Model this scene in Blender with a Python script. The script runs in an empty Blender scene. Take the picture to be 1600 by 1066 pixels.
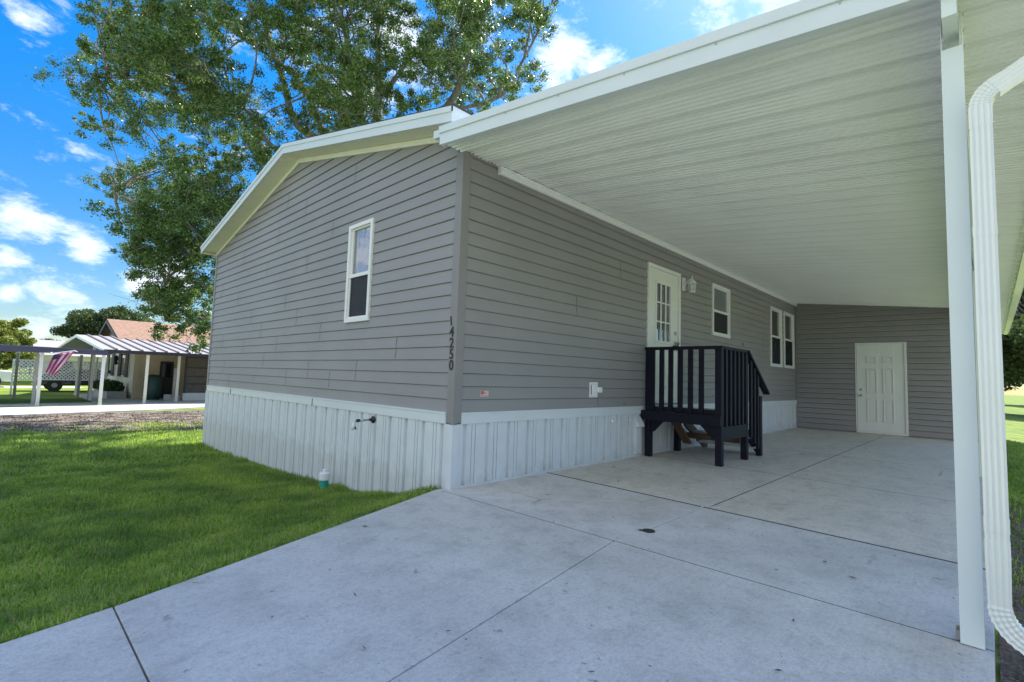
import bpy, bmesh, math, random
import numpy as np
from mathutils import Vector, Matrix
random.seed(11); np.random.seed(11)
S = bpy.context.scene
COL = S.collection
R = math.radians

# ------------------------------------------------------------ camera
cd = bpy.data.cameras.new('camera'); cam = bpy.data.objects.new('camera', cd); COL.objects.link(cam)
yaw, pit, rol = R(43.9711), R(4.2206), R(1.8301)
fw = Vector((math.cos(pit)*math.cos(yaw), math.cos(pit)*math.sin(yaw), math.sin(pit)))
rt = Vector((math.sin(yaw), -math.cos(yaw), 0)); up = rt.cross(fw)
r2 = rt*math.cos(rol)+up*math.sin(rol); u2 = -rt*math.sin(rol)+up*math.cos(rol)
M = Matrix((r2, u2, -fw)).transposed().to_4x4(); M.translation = Vector((-3.0386, -3.673, 1.0612))
cam.matrix_world = M
cd.sensor_width = 36; cd.lens = 773.97/1600*36; cd.clip_start = .05; cd.clip_end = 3000
S.camera = cam
S.render.resolution_x = 1024; S.render.resolution_y = 682

# ------------------------------------------------------------ world, sun, exposure
SUN_AZ, SUN_EL = R(8), R(50)
W = bpy.data.worlds.new('World'); S.world = W; W.use_nodes = True
wn = W.node_tree.nodes; wl = W.node_tree.links; wn.clear()
def N(nodes, t, **k):
    n = nodes.new(t)
    for a, b in k.items(): setattr(n, a, b)
    return n
wo = N(wn, 'ShaderNodeOutputWorld'); bg = N(wn, 'ShaderNodeBackground'); wl.new(bg.outputs[0], wo.inputs[0])
bg.inputs[1].default_value = 0.12
sky = N(wn, 'ShaderNodeTexSky', sky_type='NISHITA', sun_disc=False)
sky.sun_elevation = SUN_EL; sky.sun_rotation = math.pi/2-SUN_AZ
sky.air_density = 1.0; sky.dust_density = 0.3; sky.ozone_density = 3.0
hs = N(wn, 'ShaderNodeHueSaturation'); hs.inputs['Hue'].default_value = .503; hs.inputs['Saturation'].default_value = 1.45; hs.inputs['Value'].default_value = 1.15
sepd = N(wn, 'ShaderNodeSeparateXYZ')
elv = N(wn, 'ShaderNodeMapRange'); elv.inputs[1].default_value = 0; elv.inputs[2].default_value = .55; elv.inputs[3].default_value = .42; elv.inputs[4].default_value = .95
hm = N(wn, 'ShaderNodeMix', data_type='RGBA', blend_type='MULTIPLY'); hm.inputs[0].default_value = 1
wl.new(sky.outputs[0], hm.inputs[6]); wl.new(elv.outputs[0], hm.inputs[7])
wl.new(hm.outputs[2], hs.inputs['Color'])
tc = N(wn, 'ShaderNodeTexCoord')
def wmath(op, a, b=None, c=None, clamp=False):
    n = N(wn, 'ShaderNodeMath', operation=op); n.use_clamp = clamp
    for i, q in enumerate((a, b, c)):
        if q is None: continue
        if isinstance(q, (int, float)): n.inputs[i].default_value = q
        else: wl.new(q, n.inputs[i])
    return n.outputs[0]
def wvec(op, a, b):
    n = N(wn, 'ShaderNodeVectorMath', operation=op)
    wl.new(a, n.inputs[0])
    if isinstance(b, tuple): n.inputs[1].default_value = b
    else: wl.new(b, n.inputs[1])
    return n
DIR = tc.outputs['Generated']
wl.new(DIR, sepd.inputs[0]); wl.new(sepd.outputs[2], elv.inputs[0])
mp = N(wn, 'ShaderNodeMapping'); wl.new(DIR, mp.inputs[0]); mp.inputs['Scale'].default_value = (1, 1, 1.9)
nz = N(wn, 'ShaderNodeTexNoise'); wl.new(mp.outputs[0], nz.inputs['Vector']); nz.inputs['Scale'].default_value = 11; nz.inputs['Detail'].default_value = 12; nz.inputs['Roughness'].default_value = .66; nz.inputs['Distortion'].default_value = .25
nb = N(wn, 'ShaderNodeTexNoise'); wl.new(mp.outputs[0], nb.inputs['Vector']); nb.inputs['Scale'].default_value = 2.6; nb.inputs['Detail'].default_value = 3
BL = [((0.008,0.982,0.19),.050),((0.085,0.979,0.172),.045),((0.0,0.988,0.150),.034),((0.062,0.992,0.103),.058),((0.005,0.995,0.092),.03),((0.038,0.997,0.045),.05),((0.15,0.98,0.134),.045),((0.191,0.968,0.15),.055),((0.428,0.705,0.565),.10),((0.388,0.758,0.523),.09),((0.519,0.615,0.594),.07),((0.636,0.514,0.575),.072),((0.688,0.483,0.541),.066),((0.644,0.547,0.535),.07),((0.756,0.288,0.587),.05),((0.773,0.227,0.592),.065),((0.779,0.13,0.608),.09),((-0.01,0.895,0.445),.03),((-.47,.84,.20),.34),((-.75,.60,.25),.30),((0.31,0.783,0.539),.06),((0.512,0.672,0.536),.06)]
acc = None
for c, rad in BL:
    dd = wvec('DISTANCE', DIR, c).outputs['Value']
    b = wmath('SUBTRACT', 1.0, wmath('DIVIDE', dd, rad*1.12), clamp=True)
    acc = b if acc is None else wmath('MAXIMUM', acc, b)
# broad unseen clouds added behind the camera as fill light for shaded walls
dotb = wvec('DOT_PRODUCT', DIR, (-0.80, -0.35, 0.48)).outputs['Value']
fill_bank = wmath('MULTIPLY', wmath('SUBTRACT', dotb, 0.2, clamp=True), .95)
cov = wmath('MAXIMUM', wmath('MULTIPLY', acc, .58), fill_bank)
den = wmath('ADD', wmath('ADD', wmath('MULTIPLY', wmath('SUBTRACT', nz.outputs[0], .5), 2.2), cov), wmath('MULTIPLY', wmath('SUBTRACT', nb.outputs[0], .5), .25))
mr = N(wn, 'ShaderNodeMapRange', interpolation_type='SMOOTHSTEP'); wl.new(den, mr.inputs[0]); mr.inputs[1].default_value = .10; mr.inputs[2].default_value = .68
shade = N(wn, 'ShaderNodeMapRange'); wl.new(den, shade.inputs[0]); shade.inputs[1].default_value = .3; shade.inputs[2].default_value = 1.0; shade.inputs[3].default_value = 1.0; shade.inputs[4].default_value = .72
cc = N(wn, 'ShaderNodeMix', data_type='RGBA', blend_type='MULTIPLY'); cc.inputs[0].default_value = 1
cc.inputs[6].default_value = (5.0, 5.45, 6.1, 1); wl.new(shade.outputs[0], cc.inputs[7])
mx = N(wn, 'ShaderNodeMix', data_type='RGBA'); wl.new(mr.outputs[0], mx.inputs[0]); wl.new(hs.outputs[0], mx.inputs[6]); wl.new(cc.outputs[2], mx.inputs[7])
wl.new(mx.outputs[2], bg.inputs[0])

sd = bpy.data.lights.new('sun', 'SUN'); so = bpy.data.objects.new('sun', sd); COL.objects.link(so)
sd.energy = 5.0; sd.angle = R(.53); sd.color = (1, .95, .86)
sv = Vector((math.cos(SUN_EL)*math.cos(SUN_AZ), math.cos(SUN_EL)*math.sin(SUN_AZ), math.sin(SUN_EL)))
so.rotation_euler = sv.to_track_quat('Z', 'Y').to_euler(); so.location = (6, 0, 20)
S.view_settings.view_transform = 'Standard'; S.view_settings.look = 'None'; S.view_settings.gamma = 1
S.view_settings.exposure = 1.1
S.cycles.use_denoising = True
S.cycles.max_bounces = 10; S.cycles.transparent_max_bounces = 16

# ------------------------------------------------------------ materials
def mat(name, col, rough=.6, metal=0, var=0, vscale=3, bump=0, bscale=60, spec=.5, col2=None, obj=False, detail=6, stretch=None, coat=0):
    m = bpy.data.materials.new(name); m.use_nodes = True
    n = m.node_tree.nodes; l = m.node_tree.links; b = n['Principled BSDF']
    b.inputs['Roughness'].default_value = rough; b.inputs['Metallic'].default_value = metal
    b.inputs['Specular IOR Level'].default_value = spec
    b.inputs['Coat Weight'].default_value = coat
    b.inputs['Base Color'].default_value = (*col, 1)
    t = N(n, 'ShaderNodeTexCoord'); mpp = N(n, 'ShaderNodeMapping'); l.new(t.outputs['Object'], mpp.inputs[0])
    if stretch: mpp.inputs['Scale'].default_value = stretch
    if var or col2:
        z = N(n, 'ShaderNodeTexNoise'); l.new(mpp.outputs[0], z.inputs['Vector']); z.inputs['Scale'].default_value = vscale; z.inputs['Detail'].default_value = detail
        rp = N(n, 'ShaderNodeValToRGB'); l.new(z.outputs[0], rp.inputs[0])
        rp.color_ramp.elements[0].position = .32; rp.color_ramp.elements[1].position = .68
        c2 = col2 if col2 else tuple(min(1, x*(1+var)) for x in col)
        c1 = col if col2 else tuple(x*(1-var) for x in col)
        rp.color_ramp.elements[0].color = (*c1, 1); rp.color_ramp.elements[1].color = (*c2, 1)
        l.new(rp.outputs[0], b.inputs['Base Color'])
    if bump:
        z2 = N(n, 'ShaderNodeTexNoise'); l.new(mpp.outputs[0], z2.inputs['Vector']); z2.inputs['Scale'].default_value = bscale; z2.inputs['Detail'].default_value = 4
        bp = N(n, 'ShaderNodeBump'); bp.inputs['Strength'].default_value = bump; bp.inputs['Distance'].default_value = .01
        l.new(z2.outputs[0], bp.inputs['Height']); l.new(bp.outputs[0], b.inputs['Normal'])
    return m

M_siding = mat('grey_vinyl_siding', (.284, .274, .271), .48, var=.06, vscale=.9, bump=.5, bscale=4, stretch=(1, 1, 1.6), detail=9)
M_gap = mat('joint_and_lap_shade', (.07, .07, .073), .7)  # dark joints; on siding laps the seam's shadow as colour
M_corner = mat('corner_trim_vinyl', (.245, .236, .230), .5, var=.04)
M_skirt = mat('white_skirting_vinyl', (.66, .70, .72), .45, var=.04, vscale=5, bump=.05, bscale=200)
def splash(m, h=.22, col=(.36, .31, .25)):
    n = m.node_tree.nodes; l = m.node_tree.links; b = n['Principled BSDF']; src = b.inputs['Base Color'].links[0].from_socket
    t = N(n, 'ShaderNodeTexCoord'); s_ = N(n, 'ShaderNodeSeparateXYZ'); l.new(t.outputs['Object'], s_.inputs[0])
    z = N(n, 'ShaderNodeTexNoise'); z.inputs['Scale'].default_value = 9; z.inputs['Detail'].default_value = 8; l.new(t.outputs['Object'], z.inputs['Vector'])
    a = N(n, 'ShaderNodeMath', operation='MULTIPLY_ADD'); l.new(z.outputs[0], a.inputs[0]); a.inputs[1].default_value = -.55; l.new(s_.outputs[2], a.inputs[2])
    r = N(n, 'ShaderNodeMapRange'); l.new(a.outputs[0], r.inputs[0]); r.inputs[1].default_value = -.30; r.inputs[2].default_value = -.30+h; r.inputs[3].default_value = .22; r.inputs[4].default_value = 0
    k = N(n, 'ShaderNodeMix', data_type='RGBA'); l.new(r.outputs[0], k.inputs[0]); l.new(src, k.inputs[6]); k.inputs[7].default_value = (*col, 1); l.new(k.outputs[2], b.inputs['Base Color'])
splash(M_skirt, .16)
M_white = mat('white_trim_paint', (.78, .79, .78), .38, var=.025, vscale=2)
M_fascia = mat('white_aluminium_fascia', (.66, .71, .73), .35, var=.03, vscale=2.5, bump=.05, bscale=8)
M_soffit = mat('cream_vinyl_soffit', (.80, .78, .66), .5, var=.03)
M_ceiling = mat('white_pan_ceiling', (.86, .87, .87), .13, var=.03, vscale=1.5, bump=.12, bscale=2.5, spec=.9, coat=.8)
M_post = mat('white_painted_post', (.70, .76, .74), .34, var=.02, bump=.04, bscale=150)
M_down = mat('white_gutter_metal', (.78, .80, .77), .22, var=.02, bump=.08, bscale=30, coat=.3)
M_door = mat('white_door_paint', (.76, .78, .72), .4, var=.02)
M_navy = mat('dark_navy_paint', (.0035, .0035, .014), .6, spec=.3, var=.2, vscale=8, bump=.25, bscale=60, stretch=(1, 1, .2))
M_deck = mat('pale_deck_paint', (.52, .54, .55), .5, var=.1)
M_wood = mat('raw_pine_wood', (.12, .07, .04), .7, var=.25, vscale=14, stretch=(1, .2, 1))
M_black = mat('black_plastic', (.012, .012, .013), .4)
M_chrome = mat('brushed_nickel', (.45, .44, .42), .28, metal=1)
M_shingle = mat('dark_shingles', (.05, .048, .047), .9, var=.3, vscale=30, bump=.5, bscale=120)
M_glass_d = mat('dark_window_glass', (.015, .02, .022), .06, spec=.9)
M_screen = mat('insect_screen', (.02, .022, .028), .35, var=.2, vscale=6)
M_blind = mat('white_blind_slats', (.85, .90, .90), .5)
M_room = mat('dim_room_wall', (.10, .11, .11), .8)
M_curtain = mat('pale_door_curtain', (.55, .58, .62), .8, var=.2, vscale=12, stretch=(1, 1, .1))
M_teal = mat('teal_pvc', (.02, .30, .24), .35, var=.05)
M_pvc = mat('white_pvc', (.74, .76, .78), .35)
M_red = mat('red_print', (.55, .13, .10), .6)
M_paper = mat('faded_label_paper', (.62, .50, .47), .6)
M_bark = mat('grey_bark', (.16, .14, .12), .9, col2=(.33, .31, .28), vscale=6, bump=.8, bscale=18, stretch=(1, 1, .3))
M_tan = mat('tan_siding', (.62, .53, .36), .6, var=.05)
M_cream = mat('cream_house_paint', (.72, .70, .62), .6, var=.04)
M_orange = mat('terracotta_shingles', (.26, .155, .105), .9, var=.3, vscale=9, detail=10, bump=.4, bscale=40)
M_dark = mat('dark_brown_trim', (.035, .03, .035), .5)
M_purple = mat('dark_fascia_band', (.075, .07, .12), .45, var=.1)
M_bluer = mat('bluish_metal_roof', (.22, .42, .50), .35, var=.1)
M_slate = mat('slate_gable_paint', (.09, .09, .14), .6)
M_awn_w = mat('pale_awning_metal', (.40, .37, .35), .4, var=.05)
M_awn_d = mat('dark_awning_rib', (.22, .19, .19), .5)
M_greenbin = mat('green_hose_reel', (.025, .07, .055), .5, var=.1)
M_screenp = mat('brown_porch_screen', (.10, .085, .065), .6, var=.15, vscale=5)
M_carw = mat('white_car_paint', (.75, .76, .78), .2, coat=.6)
M_card = mat('dark_car_paint', (.03, .035, .05), .2, coat=.6)
M_tyre = mat('tyre_rubber', (.02, .02, .02), .8)
M_flagr = mat('flag_red', (.30, .02, .09), .7); M_flagw = mat('flag_white', (.62, .45, .58), .7); M_flagb = mat('flag_blue', (.03, .02, .08), .7)
M_mulch = mat('mulch_chips', (.07, .045, .03), .9, col2=(.22, .16, .12), vscale=60, bump=.6, bscale=80)
M_drain = mat('cast_iron_cover', (.03, .033, .03), .6, bump=.3, bscale=200)
M_seam = mat('white_caulk', (.62, .66, .66), .6)
M_mortar = mat('concrete_block', (.40, .38, .36), .8, var=.15)

def leafmat(name, cols, trans=.35, rough=.5, patch=False):
    m = bpy.data.materials.new(name); m.use_nodes = True
    n = m.node_tree.nodes; l = m.node_tree.links; b = n['Principled BSDF']; out = n['Material Output']
    g = N(n, 'ShaderNodeNewGeometry'); rp = N(n, 'ShaderNodeValToRGB'); l.new(g.outputs['Random Per Island'], rp.inputs[0])
    e = rp.color_ramp.elements
    for i, c in enumerate(cols):
        p = i/(len(cols)-1)
        if i == 0: e[0].position = 0; e[0].color = (*c, 1)
        elif i == len(cols)-1: e[-1].position = 1; e[-1].color = (*c, 1)
        else: q = e.new(p); q.color = (*c, 1)
    co = rp.outputs[0]
    if patch:
        tc_ = N(n, 'ShaderNodeTexCoord'); z_ = N(n, 'ShaderNodeTexNoise'); z_.inputs['Scale'].default_value = 1.7; z_.inputs['Detail'].default_value = 5; l.new(tc_.outputs['Object'], z_.inputs['Vector'])
        r2_ = N(n, 'ShaderNodeValToRGB'); r2_.color_ramp.elements[0].position = .36; r2_.color_ramp.elements[1].position = .64; r2_.color_ramp.elements[0].color = (.62, .66, .66, 1); r2_.color_ramp.elements[1].color = (1.25, 1.10, 1.0, 1); l.new(z_.outputs[0], r2_.inputs[0])
        k_ = N(n, 'ShaderNodeMix', data_type='RGBA', blend_type='MULTIPLY'); k_.inputs[0].default_value = 1; l.new(co, k_.inputs[6]); l.new(r2_.outputs[0], k_.inputs[7]); co = k_.outputs[2]
    b.inputs['Roughness'].default_value = rough; l.new(co, b.inputs['Base Color'])
    t = N(n, 'ShaderNodeBsdfTranslucent'); l.new(co, t.inputs[0])
    mxs = N(n, 'ShaderNodeMixShader'); mxs.inputs[0].default_value = trans
    l.new(b.outputs[0], mxs.inputs[1]); l.new(t.outputs[0], mxs.inputs[2]); l.new(mxs.outputs[0], out.inputs[0])
    return m
M_leaf = leafmat('oak_leaves', [(.045, .09, .025), (.075, .145, .032), (.13, .22, .045), (.20, .31, .07), (.33, .42, .14)], .45, .35)
M_leafy = leafmat('yellow_green_leaves', [(.12, .17, .03), (.22, .27, .05), (.34, .36, .08)], .4)
M_leafd = leafmat('deep_green_leaves', [(.03, .06, .02), (.06, .10, .03), (.13, .17, .05)], .35)
M_blade = leafmat('grass_blades', [(.14, .28, .035), (.24, .45, .06), (.33, .54, .08), (.44, .58, .14), (.52, .50, .24)], .58, .45, patch=True)
M_shrub = leafmat('shrub_leaves', [(.02, .06, .015), (.04, .11, .025), (.08, .16, .04)], .3)
M_dry = leafmat('dry_leaves', [(.05, .035, .02), (.12, .08, .05), (.22, .17, .12)], .1)

def concrete(name, a, b, off, blot=.55):
    m = bpy.data.materials.new(name); m.use_nodes = True
    n = m.node_tree.nodes; l = m.node_tree.links; p = n['Principled BSDF']
    t = N(n, 'ShaderNodeTexCoord'); mm = N(n, 'ShaderNodeMapping'); mm.inputs['Location'].default_value = (off, off*.7, 0); l.new(t.outputs['Object'], mm.inputs[0])
    def noise(sc, de, ro=.6):
        z = N(n, 'ShaderNodeTexNoise'); z.inputs['Scale'].default_value = sc; z.inputs['Detail'].default_value = de; z.inputs['Roughness'].default_value = ro; l.new(mm.outputs[0], z.inputs['Vector']); return z.outputs[0]
    def ramp(src, p0, p1, c0, c1):
        rr = N(n, 'ShaderNodeValToRGB'); rr.color_ramp.elements[0].position = p0; rr.color_ramp.elements[1].position = p1
        rr.color_ramp.elements[0].color = (*c0, 1); rr.color_ramp.elements[1].color = (*c1, 1); l.new(src, rr.inputs[0]); return rr.outputs[0]
    def mul(x, y):
        k = N(n, 'ShaderNodeMix', data_type='RGBA', blend_type='MULTIPLY'); k.inputs[0].default_value = 1; l.new(x, k.inputs[6]); l.new(y, k.inputs[7]); return k.outputs[2]
    c = ramp(noise(1.1, 8), .33, .66, a, b)
    c = mul(c, ramp(noise(4.5, 9, .7), .34, .52, (blot+.25,)*3, (1, 1, 1)))      # damp blotches
    c = mul(c, ramp(noise(20, 9, .85), .34, .50, (.74,)*3, (1, 1, 1)))            # speckle
    c = mul(c, ramp(noise(15, 4, .6), .28, .335, (.50,)*3, (1, 1, 1)))           # small dark stains
    c = mul(c, ramp(noise(150, 4, .8), .35, .62, (.82,)*3, (1.04,)*3))
    c = mul(c, ramp(noise(55, 5, .8), .40, .56, (.88,)*3, (1.03,)*3))
    wp = N(n, 'ShaderNodeMix', data_type='RGBA', blend_type='ADD'); wp.inputs[0].default_value = .25; l.new(mm.outputs[0], wp.inputs[6])
    zw = N(n, 'ShaderNodeTexNoise'); zw.inputs['Scale'].default_value = 3; zw.inputs['Detail'].default_value = 6; l.new(mm.outputs[0], zw.inputs['Vector']); l.new(zw.outputs[1], wp.inputs[7])
    vo = N(n, 'ShaderNodeTexVoronoi', feature='DISTANCE_TO_EDGE'); vo.inputs['Scale'].default_value = .42; l.new(wp.outputs[2], vo.inputs['Vector'])
    crk = ramp(vo.outputs[0], .0015, .0045, (0, 0, 0), (1, 1, 1)); msk = ramp(noise(.8, 2), .56, .66, (1, 1, 1), (.6,)*3)
    mxc = N(n, 'ShaderNodeMix', data_type='RGBA', blend_type='LIGHTEN'); mxc.inputs[0].default_value = 1; l.new(crk, mxc.inputs[6]); l.new(msk, mxc.inputs[7]); c = mul(c, mxc.outputs[2])
    ms = N(n, 'ShaderNodeMapping'); ms.inputs['Rotation'].default_value = (0, 0, R(8)); ms.inputs['Scale'].default_value = (1.2, 55, 1); l.new(t.outputs['Object'], ms.inputs[0])
    zb_ = N(n, 'ShaderNodeTexNoise'); zb_.inputs['Scale'].default_value = 1.5; zb_.inputs['Detail'].default_value = 3; l.new(ms.outputs[0], zb_.inputs['Vector'])
    c = mul(c, ramp(zb_.outputs[0], .36, .64, (.965,)*3, (1.01,)*3))                # broom strokes
    l.new(c, p.inputs['Base Color']); p.inputs['Roughness'].default_value = .75
    bp = N(n, 'ShaderNodeBump'); bp.inputs['Strength'].default_value = .35; bp.inputs['Distance'].default_value = .004
    l.new(noise(90, 6), bp.inputs['Height']); l.new(bp.outputs[0], p.inputs['Normal'])
    return m
M_conc = concrete('driveway_concrete', (.58, .56, .525), (.73, .705, .665), 0, .60)
M_conc2 = concrete('patio_concrete', (.69, .64, .55), (.79, .73, .63), 5, .55)
M_conc3 = concrete('sunny_concrete', (.50, .48, .45), (.60, .58, .54), 9, .7)

# terrain: grass, worn soil, dirt under the trees
m = bpy.data.materials.new('lawn_soil'); m.use_nodes = True; M_ground = m
n = m.node_tree.nodes; l = m.node_tree.links; p = n['Principled BSDF']; p.inputs['Roughness'].default_value = .95; p.inputs['Specular IOR Level'].default_value = .1
t = N(n, 'ShaderNodeTexCoord'); sx = N(n, 'ShaderNodeSeparateXYZ'); l.new(t.outputs['Object'], sx.inputs[0])
def nz_(sc, de=5):
    z = N(n, 'ShaderNodeTexNoise'); z.inputs['Scale'].default_value = sc; z.inputs['Detail'].default_value = de; l.new(t.outputs['Object'], z.inputs['Vector']); return z.outputs[0]
def rmp(src, p0, p1, c0, c1):
    rr = N(n, 'ShaderNodeValToRGB'); rr.color_ramp.elements[0].position = p0; rr.color_ramp.elements[1].position = p1
    rr.color_ramp.elements[0].color = (*c0, 1); rr.color_ramp.elements[1].color = (*c1, 1); l.new(src, rr.inputs[0]); return rr.outputs[0]
def mth(op, a, b, clamp=False):
    k = N(n, 'ShaderNodeMath', operation=op); k.use_clamp = clamp
    for i, q in enumerate((a, b)):
        if isinstance(q, (int, float)): k.inputs[i].default_value = q
        else: l.new(q, k.inputs[i])
    return k.outputs[0]
grass = rmp(nz_(1.6, 9), .35, .65, (.12, .18, .04), (.23, .29, .08))
fgrass = rmp(nz_(.35, 6), .4, .6, (.13, .20, .03), (.26, .30, .06))
soil = rmp(nz_(2.2, 10), .38, .62, (.065, .052, .045), (.23, .195, .165))  # bare dirt, darkened so the tree's shade is partly in its colour
far = mth('MULTIPLY', mth('SUBTRACT', sx.outputs[1], 18.0), .5, True)
g1 = N(n, 'ShaderNodeMix', data_type='RGBA'); l.new(far, g1.inputs[0]); l.new(grass, g1.inputs[6]); l.new(fgrass, g1.inputs[7])
# dirt belt between lawn and neighbour's walk, ragged edge
nn = nz_(.9, 6)
yy = mth('ADD', sx.outputs[1], mth('MULTIPLY', mth('SUBTRACT', nn, .5), 6.0))
belt = mth('MULTIPLY', mth('MULTIPLY', mth('SUBTRACT', yy, 10.2), 1.2, True), mth('MULTIPLY', mth('SUBTRACT', 17.5, sx.outputs[1]), 3.0, True))
g2 = N(n, 'ShaderNodeMix', data_type='RGBA'); l.new(belt, g2.inputs[0]); l.new(g1.outputs[2], g2.inputs[6]); l.new(soil, g2.inputs[7])
l.new(g2.outputs[2], p.inputs['Base Color'])
bp = N(n, 'ShaderNodeBump'); bp.inputs['Strength'].default_value = .6; bp.inputs['Distance'].default_value = .03; l.new(nz_(25, 6), bp.inputs['Height']); l.new(bp.outputs[0], p.inputs['Normal'])

# ------------------------------------------------------------ mesh helpers
class MB:
    def __init__(s): s.v = []; s.f = []; s.mi = []
    def add(s, vs, fs, mi=0):
        o = len(s.v); s.v += [tuple(x) for x in vs]; s.f += [tuple(o+i for i in q) for q in fs]; s.mi += [mi]*len(fs); return s
    def box(s, x0, y0, z0, x1, y1, z1, mi=0):
        x0, x1 = sorted((x0, x1)); y0, y1 = sorted((y0, y1)); z0, z1 = sorted((z0, z1))
        return s.add([(x0,y0,z0),(x1,y0,z0),(x1,y1,z0),(x0,y1,z0),(x0,y0,z1),(x1,y0,z1),(x1,y1,z1),(x0,y1,z1)],
                     [(0,3,2,1),(4,5,6,7),(0,1,5,4),(1,2,6,5),(2,3,7,6),(3,0,4,7)], mi)
    def prism(s, poly, axis, a, b, mi=0):
        """poly: 2D points; axis 'x' -> (y,z), 'y' -> (x,z), 'z' -> (x,y)"""
        def P(q, t): return {'x': (t, q[0], q[1]), 'y': (q[0], t, q[1]), 'z': (q[0], q[1], t)}[axis]
        n = len(poly); vs = [P(q, a) for q in poly]+[P(q, b) for q in poly]
        fs = [tuple(range(n))[::-1], tuple(range(n, 2*n))]+[(i, (i+1) % n, n+(i+1) % n, n+i) for i in range(n)]
        return s.add(vs, fs, mi)
    def beam(s, a, b, w, h, mi=0, upv=(0, 0, 1)):
        a, b = Vector(a), Vector(b); d = (b-a).normalized(); u = Vector(upv)
        if abs(d.dot(u)) > .98: u = Vector((1, 0, 0))
        sd = d.cross(u).normalized()*w/2; uu = sd.cross(d).normalized()*h/2
        vs = [a-sd-uu, a+sd-uu, a+sd+uu, a-sd+uu, b-sd-uu, b+sd-uu, b+sd+uu, b-sd+uu]
        return s.add(vs, [(0,3,2,1),(4,5,6,7),(0,1,5,4),(1,2,6,5),(2,3,7,6),(3,0,4,7)], mi)
    def tube(s, pts, rad, seg=8, mi=0, cap=True):
        pts = [Vector(q) for q in pts]; rr = rad if isinstance(rad, (list, tuple)) else [rad]*len(pts)
        o = len(s.v); ref = None
        for i, q in enumerate(pts):
            d = (pts[min(i+1, len(pts)-1)]-pts[max(i-1, 0)]).normalized()
            if ref is None: ref = d.orthogonal().normalized()
            ref = (ref-d*ref.dot(d)).normalized(); bb = d.cross(ref)
            for k in range(seg):
                a = 2*math.pi*k/seg; s.v.append(tuple(q+(ref*math.cos(a)+bb*math.sin(a))*rr[i]))
        for i in range(len(pts)-1):
            for k in range(seg):
                s.f.append((o+i*seg+k, o+i*seg+(k+1) % seg, o+(i+1)*seg+(k+1) % seg, o+(i+1)*seg+k)); s.mi.append(mi)
        if cap:
            s.f.append(tuple(o+k for k in range(seg))[::-1]); s.f.append(tuple(o+(len(pts)-1)*seg+k for k in range(seg))); s.mi += [mi, mi]
        return s
    def lathe(s, prof, c, axis=(0, 0, 1), seg=20, mi=0):
        q = Vector(axis).to_track_quat('Z', 'Y'); o = len(s.v); c = Vector(c)
        for r_, z_ in prof:
            for k in range(seg):
                a = 2*math.pi*k/seg; s.v.append(tuple(c+q@Vector((r_*math.cos(a), r_*math.sin(a), z_))))
        for i in range(len(prof)-1):
            for k in range(seg):
                s.f.append((o+i*seg+k, o+i*seg+(k+1) % seg, o+(i+1)*seg+(k+1) % seg, o+(i+1)*seg+k)); s.mi.append(mi)
        s.f.append(tuple(o+k for k in range(seg))[::-1]); s.f.append(tuple(o+(len(prof)-1)*seg+k for k in range(seg))); s.mi += [mi, mi]
        return s
    def build(s, name, mats, parent=None, bevel=0, smooth=False):
        me = bpy.data.meshes.new(name); me.from_pydata(s.v, [], s.f); me.validate()
        if not isinstance(mats, (list, tuple)): mats = [mats]
        for q in mats: me.materials.append(q)
        if len(mats) > 1 and len(me.polygons) == len(s.mi): me.polygons.foreach_set('material_index', s.mi)
        if smooth: me.polygons.foreach_set('use_smooth', [True]*len(me.polygons))
        me.update()
        o = bpy.data.objects.new(name, me); COL.objects.link(o)
        if parent is not None:
            o.parent = parent; w = wloc(parent)
            me.transform(Matrix.Translation(-w))
        if bevel:
            bv = o.modifiers.new('bevel', 'BEVEL'); bv.width = bevel; bv.segments = 2; bv.limit_method = 'ANGLE'; bv.angle_limit = R(40)
        return o
def wloc(o):
    w = Vector((0, 0, 0))
    while o is not None: w += o.location; o = o.parent
    return w
def tag(o, label=None, cat=None, group=None, kind=None):
    if label: o['label'] = label
    if cat: o['category'] = cat
    if group: o['group'] = group
    if kind: o['kind'] = kind
    return o
def thing(name, label, cat, loc, group=None):
    o = bpy.data.objects.new(name, None); COL.objects.link(o); o.location = loc; o.empty_display_size = .2
    return tag(o, label, cat, group)
def raw(name, verts, faces_n, mat_, parent=None):
    """fast mesh of equal faces; verts (n,3) array laid out face by face"""
    me = bpy.data.meshes.new(name); nv = len(verts); nf = nv//faces_n
    me.vertices.add(nv); me.vertices.foreach_set('co', np.asarray(verts, np.float32).ravel())
    me.loops.add(nv); me.loops.foreach_set('vertex_index', np.arange(nv, dtype=np.int32))
    me.polygons.add(nf); me.polygons.foreach_set('loop_start', np.arange(0, nv, faces_n, dtype=np.int32)); me.polygons.foreach_set('loop_total', np.full(nf, faces_n, np.int32))
    me.materials.append(mat_); me.update(calc_edges=True)
    o = bpy.data.objects.new(name, me); COL.objects.link(o)
    if parent is not None: o.parent = parent; me.transform(Matrix.Translation(-wloc(parent)))
    return o
def leaves(centers, size, rng, wid=.45, droop=0):
    n = len(centers); size = np.broadcast_to(size, (n,))
    a = rng.normal(size=(n, 3)); a[:, 2] -= droop; a /= np.linalg.norm(a, axis=1)[:, None]
    b = rng.normal(size=(n, 3)); b -= a*(a*b).sum(1)[:, None]; b /= np.linalg.norm(b, axis=1)[:, None]
    L_ = a*size[:, None]*.5; Wd = b*size[:, None]*.5*wid
    nn = np.cross(a, b)*size[:, None]*.08
    return np.stack([centers-L_, centers+Wd+nn, centers+L_, centers-Wd+nn], 1).reshape(-1, 3)
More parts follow.
